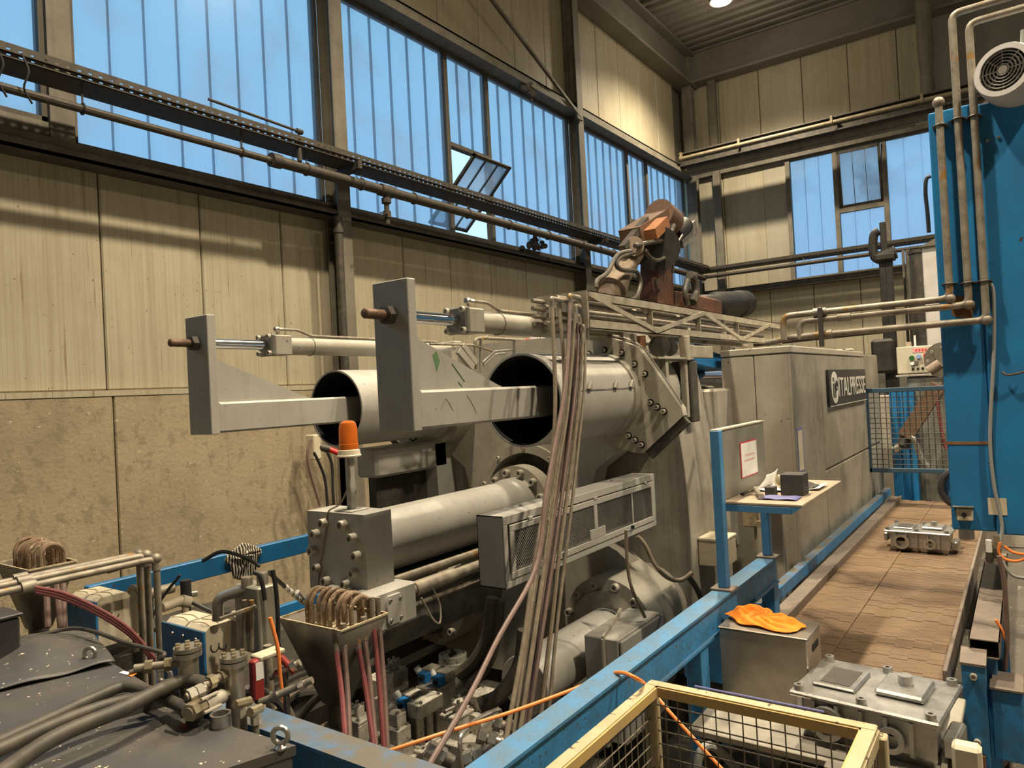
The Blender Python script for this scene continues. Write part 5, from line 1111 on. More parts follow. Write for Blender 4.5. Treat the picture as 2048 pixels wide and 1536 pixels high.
# black ladle mast
mx = 11.6; ms = thing('ladle_mast', 'tall black greasy mast with hoses before the end window', 'mast', (mx, 1.6, 0))
for px_ in (1765, 1777):
    a, b = S(px_, 520, x=mx), S(px_+10, 780, x=mx); MB().cbox((mx-.05, a.y-.045, 0), (mx+.05, a.y+.045, a.z), .01).build('rod', M['soot'], ms)
a = S(1762, 445, x=mx); b = S(1772, 510, x=mx); MB().cbox((mx-.04, b.y-.02, b.z), (mx+.04, a.y+.02, a.z), .01).build('head_plate', M['soot'], ms)
MB().tube([S(1758, 462, x=mx), S(1748, 470, x=mx), S(1746, 495, x=mx), S(1750, 515, x=mx), S(1764, 522, x=mx)], .06, 10, 5).build('cable_loop', M['soot'], ms)
MB().cyl(S(1758, 516, x=mx), S(1792, 504, x=mx), .09, n=14).build('cross_motor', M['soot'], ms); MB().cbox((mx-.12, S(1775, 515, x=mx).y-.1, S(1775, 522, x=mx).z), (mx+.1, S(1760, 515, x=mx).y+.06, S(1775, 508, x=mx).z), .02).build('carriage', M['soot'], ms)
a, b = S(1745, 680, x=mx), S(1795, 745, x=mx); MB().cbox((mx-.2, b.y, b.z), (mx+.2, a.y, a.z), .04).build('ladle_drive', M['soot'], ms)
# furnace column in white, flue
wc = thing('furnace_column', 'white painted square column left of the blue tower top', 'column', (11.0, .6, 0)); a, b = S(1843, 495, x=11.0), S(1882, 690, x=11.0)
MB().cbox((11.0, S(1880, 560, x=11.0).y-.15, 0), (11.3, a.y, a.z), .01).build('shaft', M['white_column'], wc); MB().prism([(10.96, a.y+.03, a.z), (10.96, a.y-.52, a.z), (10.96, a.y-.4, a.z+.2)], (.36, 0, 0)).build('cap', M['column_grey'], wc)
fl2 = S(1832, 520, x=11.9); tag(MB().lathe((12.0, fl2.y-.02, 0), (0, 0, 1), [(.12, 0), (.12, fl2.z+.1), (.135, fl2.z+.1), (.135, fl2.z+.15)], 20).build('flue_pipe', M['dark_steel']), 'dark round flue standing beside the white column', 'flue')
for i, (px_, t_) in enumerate(((1808, .02), (1817, .03))): q = S(px_, 540, x=12.2); tag(MB().cyl((12.2, q.y, 0), (12.2, q.y, S(px_, 500, x=12.2).z), t_, n=10).build('gas_riser', M['column_grey']), ['thin grey riser pipe beside the black mast', 'thicker grey riser pipe with fittings beside the flue'][i], 'pipe')
# horizontal furnace parts far behind the enclosure
fb = thing('furnace_body', 'dim holding furnace with pale lid behind the enclosure roof', 'furnace', (12.5, 2.6, 0)); MB().cbox((12.3, 1.6, 0), (14.5, 4.2, 2.55), .05).build('shell', M['machine_dark'], fb); MB().cbox((12.2, 2.15, 2.38), (12.31, 3.0, 2.72), .02).build('lid', M['cream_plastic'], fb); MB().cyl((12.0, 1.7, 2.95), (12.0, 3.6, 2.9), .05, n=12).build('burner_pipe', M['dark_steel'], fb)

# ================================================================ ROBOT
RY = 4.6
rb_ = thing('industrial_robot', 'grimy orange industrial robot arm behind the casting machine', 'robot', (10.6, RY, 0))
def R(px, py, y=RY): return S(px, py, y=y)
MB().lathe((10.7, RY, 0), (0, 0, 1), [(.5, 0), (.5, .2), (.38, .4), (.36, 2.6), (.45, 2.7), (.45, 3.1)], 28).build('pedestal', M['machine_dark'], rb_)
a, b = R(1312, 515), R(1308, 615)
MB().prism([(a.x-.22, RY-.15, a.z+.1), (a.x+.30, RY-.15, a.z+.1), (a.x+.24, RY-.15, 3.2), (b.x-.24, RY-.15, 3.2)], (0, .3, 0)).build('lower_link', M['robot_rust'], rb_)
q = R(1311, 565, RY-.16); MB().cyl(q, q+V((0, -.03, 0)), .055, n=16).cyl(q+V((-.1, 0, -.11)), q+V((-.1, -.02, -.11)), .025, n=10).cyl(q+V((.1, 0, -.11)), q+V((.1, -.02, -.11)), .025, n=10).build('link_boss', M['dark_steel'], rb_)
MB().cyl(R(1316, 497, RY-.22), R(1316, 497, RY+.3), .33, n=28).build('elbow_housing', M['soot'], rb_)
a, b = R(1335, 435), R(1290, 470)
MB().bar(R(1332, 432), R(1262, 478), .34, .30).build('forearm_casting', M['rust_thread'], rb_)
MB().cyl(R(1318, 427), R(1340, 445), .24, n=20).build('wrist_motor_housing', M['rust_thread'], rb_)
MB().bar(R(1325, 445, RY-.25), R(1300, 470, RY-.25), .20, .16).build('orange_cover', M['robot_orange'], rb_)
MB().bar(R(1292, 440, RY-.1), R(1245, 498, RY-.1), .10, .10).build('guard_strip', M['dark_steel'], rb_)
MB().cyl(R(1345, 472), R(1368, 452), .16, n=16).build('axis_motor', M['soot'], rb_); MB().bar(R(1352, 484), R(1382, 456), .22, .24).build('motor_box', M['pipe_dirty'], rb_)
MB().tube([R(1275, 500), R(1255, 525), R(1235, 555), R(1222, 580)], [.13, .22], 14, 4).build('upper_arm_tube', M['robot_pale'], rb_)
MB().cyl(R(1268, 492, RY-.2), R(1270, 508, RY+.2), .14, n=16).build('arm_joint', M['robot_pale'], rb_)
MB().tube([R(1228, 575), R(1220, 590), R(1214, 588)], .15, 12).build('gripper_head', M['robot_pale'], rb_)
MB().cbox(R(1355, 612)-V((.5, .2, .12)), R(1415, 614)+V((.2, .2, .12)), .03).build('base_casting', M['robot_rust'], rb_)
a, b = R(1395, 612), R(1490, 607)
MB().lathe(R(1400, 612), (R(1490, 607)-R(1400, 612)), [(.15, 0), (.2, .1), (.2, .75), (.25, .8), (.25, 2.0), (.27, 2.02), (.27, 2.45), (.2, 2.5)], 24).build('drive_motor', M['soot'], rb_)
for i, (pts, r_) in enumerate((([(1270, 492), (1300, 485), (1330, 480), (1342, 465), (1348, 450)], .035), ([(1268, 505), (1240, 515), (1233, 530), (1245, 540), (1272, 543), (1281, 565), (1275, 590), (1265, 600)], .032), ([(1262, 502), (1235, 510), (1215, 545), (1195, 560), (1192, 575)], .03), ([(1290, 500), (1300, 515), (1315, 521), (1335, 512), (1345, 495)], .032), ([(1385, 605), (1392, 585), (1388, 560), (1380, 550)], .07), ([(1375, 610), (1370, 585), (1375, 560)], .05), ([(1355, 500), (1348, 520), (1345, 545)], .02), ([(1365, 470), (1352, 490), (1342, 502)], .02))):
    MB().tube([R(px_, py_, RY-.28) for px_, py_ in pts], r_, 8, 5).build('dress_hose', M['hose_black'], rb_)

MB().tube([S(1862, 352, x=6.28), S(1853, 358, x=6.28), S(1851, 385, x=6.28), S(1855, 425, x=6.28), S(1858, 465, x=6.28)], .014, 8, 5).build('black_conduit', M['cable_black'], tw)
bsb = thing('blue_terminal_box', 'plain blue box between the guard rail leg and the steel box', 'box', (4.0, 1.5, 0))
MB().cbox((3.98, 1.43, .60), (4.3, 1.70, .98), .006).build('body', M['blue_worn'], bsb); MB().cbox((4.05, 1.5, 0), (4.15, 1.6, .60), .004).build('stand', M['dark_steel'], bsb)

# ================================================================ FOREGROUND LEFT: CABINETS, HOPPERS, PUMPS
def D(px, py, d): return EYE + (CAMROT @ _ray(px, py))*d          # point at a given distance along the view axis
ZC = 1.25
A, B, C_ = S(299, 1408, z=ZC), S(583, 1492, z=ZC), S(440, 1540, z=ZC)
ex = (C_-B).normalized(); C2, D2 = B+ex*1.1, A+ex*1.1
bk = thing('black_cabinet', 'scuffed black lidded cabinet in the foreground corner with eyebolt', 'cabinet', (B.x, B.y, 0))
MB().prism([p+V((0, 0, -.03)) for p in (A, B, C2, D2)], (0, 0, -1.2)).build('body', M['black_lid'], bk)
MB().prism([p+V((0, 0, -.03)) for p in (A+V((.008, .008, 0)), B+V((.01, -.008, 0)), C2, D2)], (0, 0, .03)).build('lid', M['black_lid'], bk)
q = S(366, 1453, z=ZC+.001); MB().prism([S(366+a, 1453+b, z=ZC+.0005) for a, b in ((0, -6), (12, 0), (4, 5), (-9, -1))], (0, 0, .002)).build('name_plate', M['red_paint'], bk)
MB().prism([S(330+a, 1463+b, z=ZC+.0005) for a, b in ((0, -4), (30, 5), (24, 9), (-2, 1))], (0, 0, .001)).build('sticker', M['hole_black'], bk)
E_, F_ = S(338, 1394, z=ZC+.03), S(128, 1268, z=ZC+.03)
bk2 = thing('black_cabinet', 'black cabinet behind the first one, hoses lying across its lid', 'cabinet', (E_.x, E_.y, 0))
MB().prism([E_, F_, F_+ex*1.2, E_+ex*1.2], (0, 0, -1.27)).build('body', M['black_lid'], bk2)
for i, pts in enumerate((((0, -5), (17, -1), (8, 3), (-9, -1)), ((8, 3), (17, -1), (27, 0), (16, 7)))):
    MB().prism([S(247+a, 1347+b, z=ZC+.0315) for a, b in pts], (0, 0, .001)).build('sticker', M['white_paper' if i == 0 else 'orange_hose'], bk2)
def eyebolt(px, py, zz, label, r_=.024):
    p = S(px, py, z=zz); t = thing('eyebolt', label, 'eyebolt', p, 'lifting eyebolts on the black cabinets')
    MB().torus(p+V((0, 0, r_+.016)), (.85, .5, 0), r_, .0085, 22, 8).build('ring', M['steel'], t); MB().lathe(p, (0, 0, 1), [(.02, 0), (.02, .006), (.011, .014)], 14).build('collar', M['steel'], t)
eyebolt(181, 1327, ZC+.03, 'bright eyebolt nearest the bulging tarp'); eyebolt(330, 1372, ZC+.03, 'eyebolt beside the crossing black hoses'); eyebolt(562, 1497, ZC, 'darker eyebolt on the corner of the near black lid')
# bulging dark tarp with trim strip
def tarp(u, v):
    p = S(-20, 1390, z=1.28)*(1-u)*(1-v)+S(230, 1330, z=1.28)*u*(1-v)+S(-40, 1300, z=1.30)*(1-u)*v+S(180, 1262, z=1.30)*u*v
    return (p.x, p.y, p.z+.055*math.exp(-((u-.45)/.33)**2-((v-.6)/.40)**2)+.012*math.sin(9*u-5*v)*u*(1-v)+.008)
sheet('dark_tarp', 'bulging dark plastic sheet over the rear of the black cabinets', 'tarp', 'black_lid', tarp, 24, 16, .004)
tag(MB().tube([S(-30, 1290, z=1.33), S(60, 1275, z=1.34), S(140, 1257, z=1.35), S(190, 1264, z=1.35), S(250, 1285, z=1.34), S(320, 1304, z=1.33), S(327, 1312, z=1.33), S(310, 1328, z=1.30), S(258, 1345, z=1.29)], .009, 8, 5).build('edge_trim', M['dark_steel']), 'grey rubber edge trim snaking around the dark plastic sheet', 'trim strip')
bx = thing('blue_motor_box', 'dark navy box end at the left picture edge', 'box', D(15, 1265, 3.0)); q = D(10, 1262, 3.0); MB().cbox(q+V((-.2, -.02, -.14)), q+V((.05, .16, .05)), .01).build('body', M['sign_dark'], bx); MB().cbox(q+V((-.22, -.03, .05)), q+V((.06, .17, .065)), .004).build('lid', M['sign_dark'], bx)
# thick black hoses
for pts, r_, lb in (([(-20, 1492), (100, 1437), (190, 1395), (250, 1373), (300, 1384), (345, 1404), (376, 1420)], .0205, 'upper thick black hose bending down beside the lid edge'), ([(-20, 1562), (110, 1475), (240, 1420), (320, 1380), (365, 1362), (398, 1364), (412, 1374)], .024, 'lower thick black hose crossing over to the brass fitting'), ([(-20, 1508), (80, 1462), (170, 1425), (235, 1405), (300, 1392), (340, 1382)], .021, 'thick black hose squeezed between the other two on the lid')):
    i = 0 if 'upper' in lb else (2 if 'lower' in lb else 1)
    tag(MB().tube([S(a, b, z=1.31+.025*i) for a, b in pts]+([S(392, 1430, z=1.22), S(405, 1448, z=1.0)] if i == 0 else []), r_, 12, 6).build('rubber_hose', M['hose_black']), lb, 'hose', 'thick black hoses on the cabinet lid')
# three galvanised pipes with elbows
py0 = 3.9
for i, (pa, pb, pc) in enumerate((((-20, 1182), (278, 1108), (288, 1290)), ((-20, 1190), (293, 1110), (308, 1300)), ((-20, 1206), (312, 1117), (325, 1300)))):
    yy = 3.95-.09*i; a, b = S(*pa, y=yy), S(*pb, y=yy); b.z = a.z = S(*pb, y=yy).z; c_ = V((b.x, b.y, .5))
    t = thing('coolant_pipe', ['rearmost of three coolant pipes with elbows before the wall', 'middle of three coolant pipes bending down before the wall', 'front of three coolant pipes, with a round elbow cap'][i], 'pipe', c_, 'three coolant pipes by the concrete wall')
    MB().elbow_tube([a, b, c_], .0175, .05, 12).build('tube', M['pipe_dirty'], t); MB().sphere(b, .028, 12, 8).build('elbow', M['pipe_dirty'], t)
    MB().cyl(b-UP*.035, b-UP*.06, .024, n=12).build('nut', M['pipe_dirty'], t)
    q = S(40+8*i, 1168+8*i, y=yy); MB().cyl((q.x-.03, yy, a.z), (q.x+.03, yy, a.z), .03, n=12).build('coupling', M['pipe_dirty'], t)
q = S(262, 1128, y=3.9); tag(MB().cyl(q, q+V((-.12, 0, -.01)), .014, n=10).build('stub_pipe', M['dark_steel']), 'short dark stub pipe beside the coolant pipes', 'pipe')
q = S(270, 1195, y=4.1); hw = thing('handwheel', 'small black handwheel behind the coolant pipes', 'handwheel', q); MB().torus(q, (1, .1, 0), .06, .014, 22, 8).cyl(q-V((.01, 0, 0)), q+V((.01, 0, 0)), .05, n=18).build('wheel', M['dark_steel'], hw); MB().cyl(q, q+V((.22, 0, 0)), .03, n=12).build('stem', M['pipe_dirty'], hw)
# hoppers with bundles of bent tubes
def hopper(label, c, wx, wy, zt, h, coilmat, seed, pipe_bend):
    t = thing('drain_hopper', label, 'hopper', (c[0], c[1], zt-h), 'drain hoppers with bent tubes')
    x0_, x1_, y0__, y1__ = c[0]-wx/2, c[0]+wx/2, c[1]-wy/2, c[1]+wy/2; r_ = .048; zb_ = zt-h
    top = [(x0_, y0__, zt), (x1_, y0__, zt), (x1_, y1__, zt), (x0_, y1__, zt)]; bot = [(c[0]-r_, c[1]-r_, zb_), (c[0]+r_, c[1]-r_, zb_), (c[0]+r_, c[1]+r_, zb_), (c[0]-r_, c[1]+r_, zb_)]
    b = MB(); b.add(top+bot, [(i, (i+1) % 4, 4+(i+1) % 4, 4+i) for i in range(4)]); o = b.build('funnel', M['hopper_steel'], t, angle=10)
    sm = o.modifiers.new('thickness', 'SOLIDIFY'); sm.thickness = .004; sm.offset = 0
    rim = MB()
    for a_, b_ in zip(top, top[1:]+top[:1]): rim.bar(a_, b_, .008, .008)
    rim.build('rim', M['scale_crust'], t)
    MB().prism([(x0_+.035, y0__+.035, zt-.07), (x1_-.035, y0__+.035, zt-.07), (x1_-.035, y1__-.035, zt-.07), (x0_+.035, y1__-.035, zt-.07)], (0, 0, -.004)).build('sludge', M['scale_crust'], t)
    MB().lathe((c[0], c[1], zb_-.30), (0, 0, 1), [(.05, 0), (.05, .12), (.068, .12), (.068, .14), (.055, .145), (.055, .165), (.068, .17), (.068, .19), (.05, .19), (.05, .31)], 20).build('outlet', M['hopper_steel'], t)
    if pipe_bend: MB().elbow_tube([(c[0], c[1], zb_-.1), (c[0], c[1], zb_-.22), (c[0]+.3, c[1], zb_-.22)], .065, .1, 16).build('outlet_bend', M['hopper_steel'], t)
    random.seed(seed)
    n_ = 8
    for k in range(n_):
        yy = c[1]+wy*.34-k*wy*.68/(n_-1)+random.uniform(-.006, .006); rr_ = .062+random.uniform(-.006, .006); xx = c[0]+wx*.10+random.uniform(-.008, .008); zz = zt+.045+random.uniform(-.006, .006)
        P = [(xx-rr_, yy, zt-.09)]+[(xx-rr_*math.cos(a), yy+random.uniform(-.002, .002), zz+rr_*1.05*math.sin(a)) for a in [math.pi*j/8 for j in range(9)]]+[(xx+rr_, yy, zt-.09)]
        MB().tube(P, .0115, 8, 3).build('bent_tube', M[coilmat if k % 3 else 'copper_crust'], t)
    return t
hopper('steel drain hopper with crusted bent tubes in the centre foreground', (2.385, 2.84), .30, .45, 1.25, .42, 'copper_crust', 3, False)
fh = S(60, 1128, z=1.5)
hopper('steel drain hopper with rusty bent tubes beside the coolant pipes', (S(72, 1124, z=1.5).x, S(72, 1124, z=1.5).y), .24, .42, 1.5, .36, 'copper_crust', 8, True)
# hose bundles by hoppers
for i, (px_, top, bot) in enumerate(((672, 1300, (690, 1470)), (688, 1290, (700, 1510)), (716, 1290, (748, 1500)), (729, 1275, (752, 1505)), (745, 1235, (768, 1500)), (757, 1235, (775, 1500)))):
    a, m_, b = S(px_, top, y=2.66), S((px_+bot[0])/2+2, (top+bot[1])/2, y=2.58), S(*bot, y=2.48)
    t = thing('rubber_hose', ['first', 'second', 'third', 'fourth', 'fifth', 'sixth'][i]+' dark red hose counted from the near hopper outlet', 'hose', b, 'dark red hoses beside the near hopper')
    MB().tube([a, m_, b], .0125, 8, 5).build('hose', M['hose_red' if i % 2 == 0 else 'hose_rose'], t)
    MB().cyl(a-UP*.02, a+UP*.10, .0135, n=10).build('metal_end', M['pipe_dirty'], t); MB().cyl(a-UP*.03, a-UP*.005, .018, n=10).build('clamp', M['steel'], t)
for i, (px_, bx_) in enumerate(((92, 96), (112, 122), (126, 128))):
    tag(MB().tube([S(px_, 1168, y=4.25), S((px_+bx_)/2, 1210, y=4.2), S(bx_, 1255, y=4.15)], .016, 8, 4).build('rubber_hose', M['hose_rose']), ['left', 'middle', 'right'][i]+'most rose hose dropping behind the rear hopper' if i != 1 else 'middle rose hose dropping behind the rear hopper', 'hose', 'rose hoses behind the rear hopper')
for i in range(3):
    tag(MB().tube([S(70, 1174+5*i, y=3.55), S(130, 1187+6*i, y=3.5), S(200, 1219+6*i, y=3.42), S(260, 1259+6*i, y=3.35), S(310, 1316+5*i, y=3.28)], .0078, 8, 5).build('red_hose', M['hose_red']), ['top', 'middle', 'bottom'][i]+' one of three wine red hoses sagging to the front', 'hose', 'wine red hoses over the blue box')
# blue pump boxes with cream covers
def pump_box(label, px_a, px_b, zt, dx, h):
    a, b = S(*px_a, z=zt), S(*px_b, z=zt); x_ = (a.x+b.x)/2; y1__, y0__ = a.y, b.y
    t = thing('pump_box', label, 'pump', (x_, y0__, zt-h), 'blue pump boxes with cream covers')
    MB().cbox((x_-.012, y0__, zt-h), (x_+.002, y1__, zt), .003).build('face_plate', M['blue_worn'], t)
    bolts(t, BOLT_S, [(x_-.012, y0__+(y1__-y0__)*f, zt-.04) for f in (.15, .45, .7)]+[(x_-.012, y0__+.02, zt-h*.8)], NX)
    for k in range(2):
        ya, yb = y0__+(y1__-y0__)*(.02+.49*k), y0__+(y1__-y0__)*(.47+.49*k)
        o = MB().prism([(x_+.002, ya, zt-h*.75), (x_+.002, ya, zt-.01), (x_+.03, ya, zt+.012), (x_+dx*.55, ya, zt+.012), (x_+dx*.62, ya, zt-.01), (x_+dx, ya, zt-h*.58), (x_+dx*.9, ya, zt-h*.66), (x_+dx*.45, ya, zt-h*.75)], (0, yb-ya, 0)).build('cream_cover', M['cream_plastic'], t, angle=20)
        for q_ in (.12, .3): MB().tube([(x_+dx*q_, ya+.012, zt+.013), (x_+dx*(q_+.06), (ya+yb)/2, zt+.0135), (x_+dx*q_, yb-.012, zt+.013)], .003, 5, 4).build('cast_line', M['table_top'], o)
    # the pencilled figure, lying on its side
    ya = y0__+(y1__-y0__)*.02-.001; cx_, cz_ = x_+dx*.18, zt-h*.33
    MB().tube([(cx_+.02*math.cos(q_), ya, cz_+.022+.024*math.sin(q_)) for q_ in [math.pi*(1+.15*j) for j in range(-1, 7)]], .003, 5).build('handwritten_three', M['cable_black'], t)
    MB().tube([(cx_+.040+.02*math.cos(q_), ya, cz_+.022+.024*math.sin(q_)) for q_ in [math.pi*(1+.15*j) for j in range(-1, 7)]], .003, 5).build('handwritten_three', M['cable_black'], t)
    MB().box((x_-.01, y0__+.01, .4), (x_+dx*.8, y1__-.01, zt-h)).build('base', M['black_grime'], t)
pump_box('blue faced pump box with cream cover marked by hand, near the filters', (327, 1241), (410, 1263), 1.30, .26, .32)
pump_box('blue faced pump box with cream cover behind the red hoses', (136, 1190), (196, 1204), 1.33, .28, .32)
# filter canisters
def canister(label, px_, py_, d, r_):
    p = D(px_, py_, d); t = thing('filter_canister', label, 'filter', p-UP*.25, 'steel filter canisters')
    MB().cyl(p-UP*.26, p-UP*.02, r_*.72, n=24).build('pot', M['stainless'], t); MB().cyl(p-UP*.035, p-UP*.018, r_, n=28).build('flange', M['stainless'], t)
    l_ = MB().cyl(p-UP*.014, p, r_, n=28).build('lid', M['stainless'], t)
    hx = MB().cyl((0, 0, 0), (0, 0, .009), .009, n=6).mesh('bolt', M['brass'])
    for k in range(6): place('bolt', hx, T(p.x+r_*.76*math.cos(k*1.047), p.y+r_*.76*math.sin(k*1.047), p.z), l_)
    place('bolt', hx, T(p.x, p.y, p.z), l_)
    return p
p1_ = canister('steel filter canister with six bolt lid before the blue pump box', 375, 1292, 2.55, .047); p2_ = canister('steel filter canister with bolted lid nearer the hopper', 467, 1310, 2.55, .046)
def fitting(name, label, a, b, r_, mat='brass', hexes=(.3, .7)):
    a, b = V(a), V(b); t = thing(name, label, 'fitting', b); MB().cyl(a, b, r_*.7, n=12).build('pipe', M['pipe_dirty'], t)
    for f in hexes: c_ = a.lerp(b, f); d_ = (b-a).normalized(); MB().cyl(c_-d_*r_*.6, c_+d_*r_*.6, r_*1.15, n=6).build('hex_nut', M[mat], t)
    return t
fitting('pipe_fitting', 'brass union entering the first filter canister', D(268, 1337, 2.5), D(365, 1325, 2.55), .02)
fitting('pipe_fitting', 'brass elbow union entering the second filter canister', D(405, 1372, 2.45), D(462, 1343, 2.55), .021)
fitting('pipe_fitting', 'hose end nut under the lower black hose', D(372, 1395, 2.4), D(412, 1376, 2.45), .02, 'valve_grey')
fitting('pipe_fitting', 'big brass union at the foot of the regulating valve', D(375, 1428, 2.35), D(405, 1410, 2.42), .026)
rv = thing('regulating_valve', 'white clamped regulating valve between brass unions', 'valve', D(425, 1410, 2.45)); MB().cyl(D(408, 1412, 2.42), D(445, 1392, 2.5), .024, n=16).build('body', M['bolt_cream'], rv)
for a, b in (((402, 1400), (434, 1385)), ((408, 1426), (442, 1410))): MB().cyl(D(*a, 2.38), D(*b, 2.46), .006, n=8).build('clamp_bolt', M['bolt_cream'], rv)
MB().cyl(D(445, 1392, 2.5), D(468, 1382, 2.55), .016, n=6).build('outlet_nut', M['brass'], rv)
for i, (a, b, c_) in enumerate((((470, 1410), (500, 1402), (488, 1460)), ((500, 1425), (522, 1416), (512, 1478)))):
    t = thing('tee_fitting', ['brass tee fitting with pipe going down, left one', 'brass tee fitting with pipe going down, right one'][i], 'fitting', D(*c_, 2.45)); MB().cyl(D(*a, 2.4), D(*b, 2.45), .016, n=8).build('tee', M['brass'], t); m_ = D((a[0]+b[0])/2, (a[1]+b[1])/2, 2.43); MB().cyl(m_, D(*c_, 2.43), .012, n=10).build('stem', M['pipe_dirty'], t); MB().cyl(m_-UP*.01, m_-UP*.045, .018, n=6).build('hex_nut', M['valve_grey'], t)
tp = D(441, 1428, 2.40); t = thing('threaded_stub', 'open threaded steel pipe stub behind the black lid', 'pipe', tp-UP*.15); MB().pipe(tp-UP*.30, tp-UP*.05, .036, .028, 24).build('pipe', M['stainless'], t)
pr = []
for k in range(6): pr += [(.034, -.05+k*.0085), (.031, -.0457+k*.0085)]
MB().lathe(tp, (0, 0, 1), [(.026, -.05)]+pr+[(.034, .003), (.026, .003)], 24, closed=True).build('thread', M['steel'], t, angle=70)
# slab manifold with two caps
d0 = 3.3; q = D(500, 1180, d0); ma = thing('lube_manifold', 'tall rust streaked steel lubrication block with two round caps', 'manifold', D(500, 1290, d0))
lm = D(455, 1172, d0); rm = D(540, 1150, d0); bm = D(500, 1300, d0)
MB().cbox((lm.x+.03, rm.y-.02, bm.z), (lm.x+.13, lm.y-.0, lm.z), .006).build('block', M['sheet_dull'], ma)
MB().cbox((lm.x+.025, rm.y+.02, bm.z+.09), (lm.x+.03, rm.y+.10, lm.z-.12), .003).build('rust_plate', M['rust'], ma)
for px_, py_ in ((494, 1152), (525, 1143)): p = D(px_, py_+14, d0); MB().lathe(p, (0, 0, 1), [(.026, -.03), (.026, .022), (.023, .028), (0, .028)], 18).build('cap', M['stainless'], ma)
MB().elbow_tube([D(436, 1240, d0), D(436, 1196, d0), D(470, 1185, d0), D(492, 1178, d0)], .026, .04, 12).build('elbow_pipe', M['stainless'], ma)
for px_ in (489, 503): MB().cyl(D(px_, 1200, d0-.1), D(px_, 1300, d0-.1), .011, n=10).build('tie_pipe', M['pipe_dirty'], ma)
tag(MB().cyl(D(535, 1290, 3.1), V((D(535, 1290, 3.1).x, D(535, 1290, 3.1).y, 0)), .018, n=12).build('support_tube', M['pipe_dirty']), 'upright steel tube below the lubrication block', 'pipe')
tag(MB().bar(D(440, 1238, 3.1), D(512, 1212, 3.2), .02, .012).build('flat_bar', M['pipe_dirty']), 'flat steel bar bracing the lubrication block', 'bar')
tag(MB().cbox(D(500, 1318, 2.95), D(500, 1318, 2.95)+V((.12, -.07, .018)), .004).build('cream_plate', M['cream_plastic']), 'cream cover plate of the red pump under the block', 'plate')
rp = thing('dosing_pump', 'red dosing pump with white label under the cream plate', 'pump', D(505, 1345, 2.9)); q = D(500, 1322, 2.9); MB().cbox(q+V((.0, -.02, -.16)), q+V((.05, .015, .0)), .006).build('body', M['red_paint'], rp); MB().box(q+V((.01, -.022, -.08)), q+V((.045, -.0205, -.01))).build('label', M['white_paper'], rp); MB().cyl((q.x+.025, q.y, 0), (q.x+.025, q.y, q.z-.15), .012, n=8).build('stand', M['dark_steel'], rp)
tag(MB().cbox(D(455, 1245, 3.4), D(455, 1245, 3.4)+V((.12, -.12, .05)), .015).build('terminal_cover', M['cream_plastic']), 'cream terminal cover left of the lubrication block', 'cover')
# pump stand at rail: black cylinder
bp = thing('level_probe', 'black level probe hanging under the wall side rail', 'probe', S(372, 1200, y=4.7)); q = S(371, 1160, y=4.7); MB().cyl(q, q-UP*.12, .035, n=16).cyl(q-UP*.12, q-UP*.2, .028, n=16).build('body', M['cable_black'], bp); MB().cyl(q-UP*.2, q-UP*.34, .014, n=10).build('rod', M['dark_steel'], bp); MB().cyl(q+V((.03, -.02, -.1)), q+V((.06, -.04, -.1)), .02, n=10).build('plug', M['steel'], bp)
q = S(400, 1222, y=4.6); tag(MB().cbox((q.x-.35, 4.35, q.z-.03), (q.x+.4, 4.75, q.z), .004).build('tank_lid', M['dark_steel']), 'dark sheet tank lid below the wall side rail', 'lid')
tag(MB().cyl(S(325, 1215, y=4.2), S(365, 1200, y=4.2), .028, n=12).cyl(S(362, 1201, y=4.2), S(378, 1205, y=4.2), .036, n=12).cyl(S(370, 1204, y=4.2), V((S(370, 1204, y=4.2).x, 4.2, 0)), .02, n=10).build('white_pipe_stub', M['cream_plastic']), 'pale pipe stub with elbow beside the coolant pipes', 'pipe')
# cables around
cabs = [('bent black cable from the level probe to the lubrication block', [(385, 1205), (420, 1222), (450, 1228), (480, 1222)], 3.6, .011, 'cable_black'), ('black cable arched along the rail towards the striped rag', [(405, 1122), (440, 1104), (470, 1108), (500, 1120), (520, 1133)], 4.55, .012, 'cable_black'), ('black cable down the side of the lubrication block', [(545, 1140), (552, 1180), (556, 1240), (556, 1280), (560, 1300)], 3.2, .010, 'cable_black'), ('diagonal black rod cable left of the probe', [(360, 1150), (325, 1195), (300, 1240), (268, 1280)], 4.0, .008, 'cable_black'), ('black looped cable hanging on the lubrication block', [(508, 1145), (518, 1150), (525, 1170), (530, 1200)], 3.15, .010, 'cable_black'), ('orange cable dropping behind the blue beam', [(540, 1235), (548, 1265), (556, 1300), (560, 1350), (566, 1400), (572, 1440)], 2.9, .008, 'orange_hose')]
for lb, pts, d_, r_, m_ in cabs:
    o = MB().tube([D(a, b, d_) for a, b in pts]+([V((D(*pts[-1], d_).x, D(*pts[-1], d_).y, .05))] if 'orange' in lb or 'diagonal' in lb else []), r_, 8, 5).build('control_cable', M[m_], None if 'orange' in lb or 'diagonal' in lb else (rb if 'rag' in lb else ma))
    if o.parent is None: tag(o, lb, 'cable')
fs = ma; a, b = D(538, 1145, 3.35), D(607, 1206, 3.9); MB().tube([a, a.lerp(b, .42)], .010, 8).build('flexible_hose', M['cable_black'], fs)
for k in range(9):
    f0 = .42+.064*k; MB().cyl(a.lerp(b, f0), a.lerp(b, f0+.06), .010 if k % 2 else .013, n=8).build('hose_joint', M['white_paper' if k % 2 == 0 else 'cable_grey'], fs)
MB().cyl(D(595, 1183, 3.8), D(608, 1200, 3.9), .011, n=8).build('hose_joint', M['white_paper'], fs)
